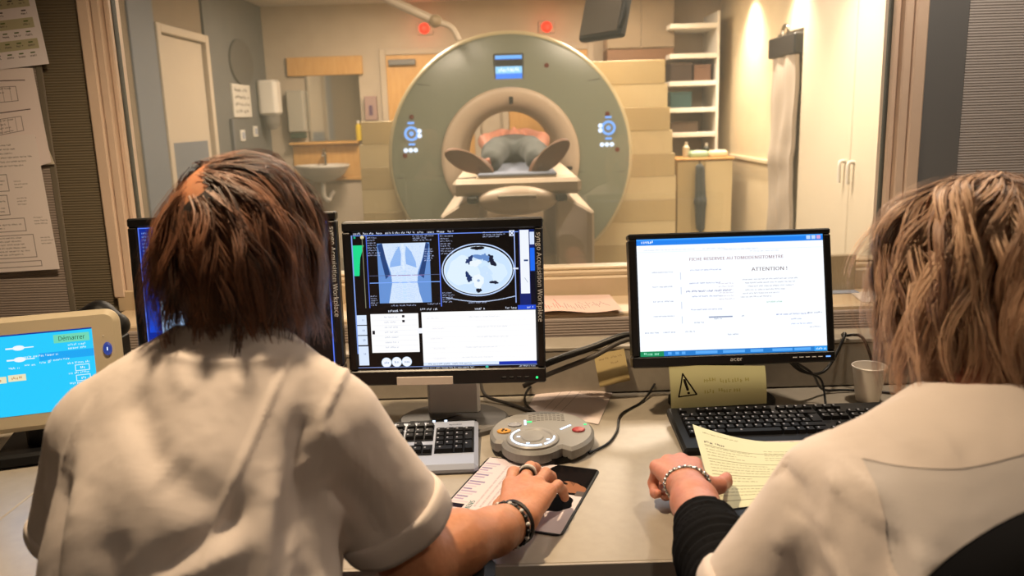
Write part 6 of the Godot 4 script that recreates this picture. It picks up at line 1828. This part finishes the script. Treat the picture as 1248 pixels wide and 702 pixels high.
		for i in nn:
			lo.append(Vector3(p[i].x, y0 + bevel, p[i].y))
			mid.append(Vector3(p[i].x, y1 - bevel, p[i].y))
			top.append(Vector3(inner[i].x, y1, inner[i].y))
			bot.append(Vector3(inner[i].x, y0, inner[i].y))
		if smooth:
			grid([lo, mid], true)
			if bevel > 0:
				grid([mid, top], true)
				grid([bot, lo], true)
		else:
			for i in nn:
				var j := (i + 1) % nn
				quad(lo[i], lo[j], mid[j], mid[i])
				if bevel > 0:
					quad(mid[i], mid[j], top[j], top[i])
					quad(bot[i], bot[j], lo[j], lo[i])
		var ts := Geometry2D.triangulate_polygon(inner)
		for i in range(0, ts.size(), 3):
			var a: Vector3 = top[ts[i]]
			var b: Vector3 = top[ts[i + 1]]
			var d: Vector3 = top[ts[i + 2]]
			if (b - a).cross(d - a).y < 0:
				var t := b
				b = d
				d = t
			tri(a, b, d)
			var dn := Vector3(0, y0 - y1, 0)
			tri(a + dn, d + dn, b + dn)
		xf = keep
		return self
	func ball(ctr: Vector3, r: Vector3, bs := Basis.IDENTITY, nu := 16, nv := 10) -> MB:
		var rows := []
		for i in nv + 1:
			var t := PI * i / nv
			var row := []
			for k in nu:
				var a := TAU * k / nu
				row.append(ctr + bs * Vector3(r.x * sin(t) * cos(a), -r.y * cos(t), -r.z * sin(t) * sin(a)))
			rows.append(row)
		grid(rows, true)
		return self
	func mesh() -> ArrayMesh:
		var a := []
		a.resize(Mesh.ARRAY_MAX)
		a[Mesh.ARRAY_VERTEX] = v
		a[Mesh.ARRAY_NORMAL] = n
		a[Mesh.ARRAY_TEX_UV] = uv
		a[Mesh.ARRAY_COLOR] = col
		a[Mesh.ARRAY_INDEX] = idx
		var m := ArrayMesh.new()
		m.add_surface_from_arrays(Mesh.PRIMITIVE_TRIANGLES, a)
		return m


class Field:
	# a distance field of tapered capsules and ellipsoids, meshed as surface nets
	var ty := PackedInt32Array()
	var pa := PackedVector3Array()
	var pb := PackedVector3Array()
	var ra := PackedFloat32Array()
	var rb := PackedFloat32Array()
	var kk := PackedFloat32Array()
	var bs: Array[Basis] = []
	func cone(a: Vector3, b: Vector3, r0: float, r1: float, k := 0.02, cut := false) -> void:
		ty.append(2 if cut else 0)
		pa.append(a)
		pb.append(b)
		ra.append(r0)
		rb.append(r1)
		kk.append(k)
		bs.append(Basis.IDENTITY)
	func ell(ctr: Vector3, r: Vector3, turn := Basis.IDENTITY, k := 0.02, cut := false) -> void:
		ty.append(3 if cut else 1)
		pa.append(ctr)
		pb.append(r)
		ra.append(0)
		rb.append(0)
		kk.append(k)
		bs.append(turn.transposed())
	func plane(p: Vector3, out: Vector3, k := 0.003) -> void:
		# takes away what lies beyond p in the direction out
		ty.append(4)
		pa.append(p)
		pb.append(out.normalized())
		ra.append(0)
		rb.append(0)
		kk.append(k)
		bs.append(Basis.IDENTITY)
	func chain(pts: Array, rs: Array, k := 0.02) -> void:
		for i in pts.size() - 1:
			cone(pts[i], pts[i + 1], rs[i], rs[i + 1], k)
	func d(p: Vector3) -> float:
		var r := 10.0
		for i in ty.size():
			var t := ty[i]
			var e: float
			if t == 0 or t == 2:
				var ab := pb[i] - pa[i]
				var h := clampf((p - pa[i]).dot(ab) / maxf(1e-9, ab.length_squared()), 0.0, 1.0)
				e = (p - pa[i] - ab * h).length() - lerpf(ra[i], rb[i], h)
			elif t == 4:
				e = -(p - pa[i]).dot(pb[i])
			else:
				var q := bs[i] * (p - pa[i])
				var rr := pb[i]
				var q1 := q / rr
				var k0 := q1.length()
				e = k0 * (k0 - 1.0) / maxf(1e-6, (q1 / rr).length())
			var k := kk[i]
			if t < 2:
				var h2 := maxf(k - absf(r - e), 0.0) / k
				r = minf(r, e) - h2 * h2 * k * 0.25
			else:
				e = -e
				var h3 := maxf(k - absf(r - e), 0.0) / k
				r = maxf(r, e) + h3 * h3 * k * 0.25
		return r
	func bounds() -> AABB:
		var first := true
		var box := AABB()
		for i in ty.size():
			if ty[i] > 1:
				continue
			var lo: Vector3
			var hi: Vector3
			if ty[i] == 0:
				var m := maxf(ra[i], rb[i])
				lo = pa[i].min(pb[i]) - Vector3.ONE * m
				hi = pa[i].max(pb[i]) + Vector3.ONE * m
			else:
				var m2 := maxf(pb[i].x, maxf(pb[i].y, pb[i].z))
				lo = pa[i] - Vector3.ONE * m2
				hi = pa[i] + Vector3.ONE * m2
			var b := AABB(lo, hi - lo)
			box = b if first else box.merge(b)
			first = false
		return box
	func into(mb: MB, cell: float, shape = null, limit := AABB(), paint = null) -> void:
		var bb := (limit if limit.size != Vector3.ZERO else bounds()).grow(cell * 3.0)
		var B := 5
		var nb := Vector3i((bb.size / (cell * B)).ceil())
		var n := nb * B
		var sx := n.x + 1
		var sy := n.y + 1
		var sz := n.z + 1
		var val := PackedFloat32Array()
		val.resize(sx * sy * sz)
		val.fill(1e3)
		var o := bb.position
		var live := PackedInt32Array()
		var reach := cell * B * 0.87 * 1.7 + cell
		for bz in nb.z:
			for by in nb.y:
				for bx in nb.x:
					var c := d(o + Vector3(bx + 0.5, by + 0.5, bz + 0.5) * (cell * B))
					if absf(c) > reach:
						if c < 0:
							for z in range(bz * B, bz * B + B + 1):
								for y in range(by * B, by * B + B + 1):
									for x in range(bx * B, bx * B + B + 1):
										var q := (z * sy + y) * sx + x
										if val[q] > 999.0:
											val[q] = -1.0
						continue
					live.append_array([bx, by, bz])
		for w in range(0, live.size(), 3):
			for z in range(live[w + 2] * B, live[w + 2] * B + B + 1):
				for y in range(live[w + 1] * B, live[w + 1] * B + B + 1):
					for x in range(live[w] * B, live[w] * B + B + 1):
						var q := (z * sy + y) * sx + x
						if val[q] > 999.0 or val[q] == -1.0:
							val[q] = d(o + Vector3(x, y, z) * cell)
		var at := {}
		var pts := PackedVector3Array()
		for w in range(0, live.size(), 3):
			for z in range(live[w + 2] * B, live[w + 2] * B + B):
				for y in range(live[w + 1] * B, live[w + 1] * B + B):
					for x in range(live[w] * B, live[w] * B + B):
						var q := (z * sy + y) * sx + x
						var v0 := val[q]
						var neg := v0 < 0.0
						var q3 := q + sx * sy
						if (val[q + 1] < 0.0) == neg and (val[q + sx] < 0.0) == neg and (val[q + sx + 1] < 0.0) == neg and (val[q3] < 0.0) == neg and (val[q3 + 1] < 0.0) == neg and (val[q3 + sx] < 0.0) == neg and (val[q3 + sx + 1] < 0.0) == neg:
							continue
						var cv := [v0, val[q + 1], val[q + sx], val[q + sx + 1], val[q3], val[q3 + 1], val[q3 + sx], val[q3 + sx + 1]]
						var sum := Vector3.ZERO
						var cnt := 0
						for ed in [[0, 1], [2, 3], [4, 5], [6, 7], [0, 2], [1, 3], [4, 6], [5, 7], [0, 4], [1, 5], [2, 6], [3, 7]]:
							var a: float = cv[ed[0]]
							var b: float = cv[ed[1]]
							if (a < 0.0) != (b < 0.0):
								var f := a / (a - b)
								var ia: int = ed[0]
								var ib: int = ed[1]
								var va := Vector3(ia & 1, (ia >> 1) & 1, ia >> 2)
								var vb := Vector3(ib & 1, (ib >> 1) & 1, ib >> 2)
								sum += va.lerp(vb, f)
								cnt += 1
						at[q] = pts.size()
						pts.append(o + (Vector3(x, y, z) + sum / cnt) * cell)
		var tris := PackedInt32Array()
		var step := [1, sx, sx * sy]
		for q in at:
			for ax in 3:
				var s1: int = step[(ax + 1) % 3]
				var s2: int = step[(ax + 2) % 3]
				var a := val[q]
				var b := val[q + step[ax]]
				if (a < 0.0) == (b < 0.0) or not (at.has(q - s1) and at.has(q - s2) and at.has(q - s1 - s2)):
					continue
				var i0: int = at[q]
				var i1: int = at[q - s1]
				var i2: int = at[q - s1 - s2]
				var i3: int = at[q - s2]
				if a < 0.0:
					tris.append_array([i0, i1, i2, i0, i2, i3])
				else:
					tris.append_array([i0, i2, i1, i0, i3, i2])
		for pass_no in 2:
			# 0: normals of the plain shape, then the folds; 1: normals of the result
			var nr := PackedVector3Array()
			nr.resize(pts.size())
			for i in range(0, tris.size(), 3):
				var a := pts[tris[i]]
				var f := (pts[tris[i + 1]] - a).cross(pts[tris[i + 2]] - a)
				nr[tris[i]] += f
				nr[tris[i + 1]] += f
				nr[tris[i + 2]] += f
			if pass_no == 0:
				if shape == null:
					continue
				for i in pts.size():
					var m := nr[i].normalized()
					pts[i] += m * float(shape.call(pts[i], m))
			else:
				var base := mb.v.size()
				for i in pts.size():
					if paint != null:
						mb.c = paint.call(pts[i])
					mb.vert(pts[i], nr[i])
				for i in range(0, tris.size(), 3):
					mb.idx.append_array([base + tris[i], base + tris[i + 2], base + tris[i + 1]])


func numbered(called: String) -> String:
	var k: int = taken.get(called, 0)
	taken[called] = k + 1
	return called if k == 0 else "%s_%03d" % [called, k]


func thing(called: String, label: String, category: String, at := Vector3.ZERO, group := "", turn := 0.0) -> Node3D:
	var o := Node3D.new()
	o.name = numbered(called)
	add_child(o)
	o.position = at
	o.rotation.y = turn
	tag(o, label, category, group)
	return o


func tag(o: Node, label: String, category := "", group := "") -> void:
	o.set_meta("label", label)
	if category:
		o.set_meta("category", category)
	if group:
		o.set_meta("group", group)


func part(called: String, mb: MB, m: Material, parent: Node, label := "") -> MeshInstance3D:
	return put(called, mb.mesh(), m, parent, label)


func put(called: String, mesh: Mesh, m: Material, parent: Node, label := "") -> MeshInstance3D:
	var o := MeshInstance3D.new()
	o.name = called
	o.mesh = mesh
	o.material_override = m
	parent.add_child(o, true)
	if label:
		o.set_meta("label", label)
	return o


func single(called: String, mb: MB, m: Material, label: String, category: String, group := "") -> MeshInstance3D:
	var o := put(numbered(called), mb.mesh(), m, self)
	tag(o, label, category, group)
	return o


func shell(called: String, mb: MB, m: Material, label := "") -> MeshInstance3D:
	var o := put(called, mb.mesh(), m, self, label)
	o.set_meta("kind", "structure")
	return o


func words(what: String, parent: Node, m: Material, at: Transform3D, high: float, wide := 0.0, thick := 0.0006, serif := false) -> MeshInstance3D:
	# raised lettering; at is its centre, x along the line, z towards the reader
	var t := TextMesh.new()
	var f := SystemFont.new()
	f.font_names = PackedStringArray(["Droid Serif" if serif else "Droid Sans"])
	t.font = f
	t.text = what
	t.font_size = 48
	t.pixel_size = high / 48.0
	t.depth = thick
	t.curve_step = 4.0
	var o := put("lettering", t, m, parent)
	var w := t.get_aabb().size.x
	o.transform = at
	if wide > 0.0 and w > 0.0:
		o.transform = at * Transform3D(Basis.from_scale(Vector3(wide / w, 1, 1)), Vector3.ZERO)
	return o


func mat(col: Color, rough := 0.6, metal := 0.0, spec := 0.5) -> StandardMaterial3D:
	var m := StandardMaterial3D.new()
	m.albedo_color = col
	m.roughness = rough
	m.metallic = metal
	m.metallic_specular = spec
	return m


func glow(col: Color, power: float) -> StandardMaterial3D:
	var m := mat(Color(0.02, 0.02, 0.02), 0.4)
	m.emission_enabled = true
	m.emission = col
	m.emission_energy_multiplier = power
	return m


func grain(m: StandardMaterial3D, a: Color, b: Color, freq: float, scale: Vector3, seed_no: int, bump := 0.0, octaves := 4) -> StandardMaterial3D:
	# a two-tone noise over the material in world space, with a little relief of the same grain
	var fn := FastNoiseLite.new()
	fn.seed = seed_no
	fn.frequency = freq
	fn.fractal_octaves = octaves
	var g := Gradient.new()
	g.set_color(0, a)
	g.set_color(1, b)
	var t := NoiseTexture2D.new()
	t.width = 512
	t.height = 512
	t.seamless = true
	t.noise = fn
	t.color_ramp = g
	m.albedo_color = Color.WHITE
	m.albedo_texture = t
	m.uv1_triplanar = true
	m.uv1_world_triplanar = true
	m.uv1_scale = scale
	if bump > 0.0:
		var h := NoiseTexture2D.new()
		h.width = 512
		h.height = 512
		h.seamless = true
		h.noise = fn
		m.heightmap_enabled = true
		m.heightmap_texture = h
		m.heightmap_scale = bump
	return m


func rel(o: Transform3D, x: float, y: float, z: float) -> Vector3:
	return o * Vector3(x, y, z)


func soft(path: Array, n: int) -> Array:
	# a smooth curve through the points
	var cv := Curve3D.new()
	for i in path.size():
		var t: Vector3 = (path[mini(i + 1, path.size() - 1)] - path[maxi(i - 1, 0)]) / 6.0
		cv.add_point(path[i], -t, t)
	var out := []
	var len := cv.get_baked_length()
	for i in n + 1:
		out.append(cv.sample_baked(len * i / n, true))
	return out


func rounded(w: float, h: float, r: float, seg := 5) -> PackedVector2Array:
	var p := PackedVector2Array()
	for q in 4:
		var c := Vector2((w / 2 - r) * [1, -1, -1, 1][q], (h / 2 - r) * [1, 1, -1, -1][q])
		for k in seg + 1:
			var a := PI / 2 * (q + float(k) / seg)
			p.append(c + Vector2(cos(a), sin(a)) * r)
	return p


# a canvas for what is printed on paper or shown on a screen
class Art:
	var im: Image
	var rng := RandomNumberGenerator.new()
	func _init(w: int, h: int, bg: Color, seed_no := 1) -> void:
		im = Image.create(w, h, false, Image.FORMAT_RGB8)
		im.fill(bg)
		rng.seed = seed_no
	func rect(x: float, y: float, w: float, h: float, c: Color) -> void:
		im.fill_rect(Rect2i(roundi(x), roundi(y), maxi(1, roundi(w)), maxi(1, roundi(h))), c)
	func frame(x: float, y: float, w: float, h: float, t: float, c: Color) -> void:
		rect(x, y, w, t, c)
		rect(x, y + h - t, w, t, c)
		rect(x, y, t, h, c)
		rect(x + w - t, y, t, h, c)
	func row(x: float, y: float, w: float, h: float, c: Color) -> void:
		# a line of small writing
		var at := x
		while at < x + w:
			var word := h * rng.randf_range(1.2, 4.0)
			var e := minf(at + word, x + w)
			while at < e:
				var lw := h * rng.randf_range(0.16, 0.3)
				rect(at, y + (0.0 if rng.randf() < 0.3 else h * 0.25), lw, h * 0.75, c)
				if rng.randf() < 0.6:
					rect(at, y + h * rng.randf_range(0.25, 0.8), h * 0.5, h * 0.16, c)
				at += h * 0.6
			at += h * 0.55
	func para(x: float, y: float, w: float, n: int, lead: float, h: float, c: Color) -> void:
		for i in n:
			row(x, y + i * lead, w * rng.randf_range(0.55, 1.0), h, c)
	func blob(cx: float, cy: float, rx: float, ry: float, c: Color, turn := 0.0, ragged := 0.0) -> void:
		var m := maxf(rx, ry) * (1.0 + ragged)
		for y in range(maxi(0, int(cy - m)), mini(im.get_height(), int(cy + m) + 1)):
			for x in range(maxi(0, int(cx - m)), mini(im.get_width(), int(cx + m) + 1)):
				var p := Vector2(x + 0.5 - cx, y + 0.5 - cy).rotated(-turn)
				var a := p.angle()
				var e := 1.0 + ragged * (0.6 * sin(a * 3.0 + cx) + 0.4 * sin(a * 7.0 + cy))
				if Vector2(p.x / rx, p.y / ry).length() < e:
					im.set_pixel(x, y, c)
	func line(x0: float, y0: float, x1: float, y1: float, t: float, c: Color) -> void:
		var n := int(maxf(absf(x1 - x0), absf(y1 - y0))) + 1
		for i in n + 1:
			rect(lerpf(x0, x1, float(i) / n) - t / 2, lerpf(y0, y1, float(i) / n) - t / 2, t, t, c)
	func poly(pts: PackedVector2Array, c: Color) -> void:
		var lo := pts[0]
		var hi := pts[0]
		for p in pts:
			lo = lo.min(p)
			hi = hi.max(p)
		for y in range(maxi(0, int(lo.y)), mini(im.get_height(), int(hi.y) + 1)):
			for x in range(maxi(0, int(lo.x)), mini(im.get_width(), int(hi.x) + 1)):
				if Geometry2D.is_point_in_polygon(Vector2(x + 0.5, y + 0.5), pts):
					im.set_pixel(x, y, c)
	func tex() -> ImageTexture:
		return ImageTexture.create_from_image(im)


func printed(a: Art, rough := 0.8) -> StandardMaterial3D:
	var m := mat(Color.WHITE, rough, 0.0, 0.3)
	m.albedo_texture = a.tex()
	m.texture_repeat = false
	return m


func screen(a: Art, power: float) -> StandardMaterial3D:
	var m := mat(Color(0.01, 0.01, 0.012), 0.35)
	m.emission_enabled = true
	m.emission = Color.WHITE
	m.emission_operator = BaseMaterial3D.EMISSION_OP_MULTIPLY
	m.emission_texture = a.tex()
	m.emission_energy_multiplier = power
	m.texture_repeat = false
	return m


func panel_light(at: Transform3D, size: Vector2, col: Color, energy: float) -> AreaLight3D:
	# shines along -z of at
	var l := AreaLight3D.new()
	l.area_size = size
	l.light_color = col
	l.light_energy = energy
	l.area_range = 14.0
	l.area_attenuation = 2.0
	l.shadow_enabled = true
	l.transform = at
	add_child(l)
	return l


func spot(at: Vector3, to: Vector3, angle: float, edge: float, col: Color, energy: float, size := 0.05) -> SpotLight3D:
	var l := SpotLight3D.new()
	l.light_color = col
	l.light_energy = energy
	l.spot_range = 14.0
	l.spot_attenuation = 2.0
	l.spot_angle = angle
	l.spot_angle_attenuation = edge
	l.light_size = size
	l.shadow_enabled = true
	add_child(l)
	l.look_at_from_position(at, to, Vector3.RIGHT if absf((to - at).normalized().y) > 0.95 else Vector3.UP)
	return l
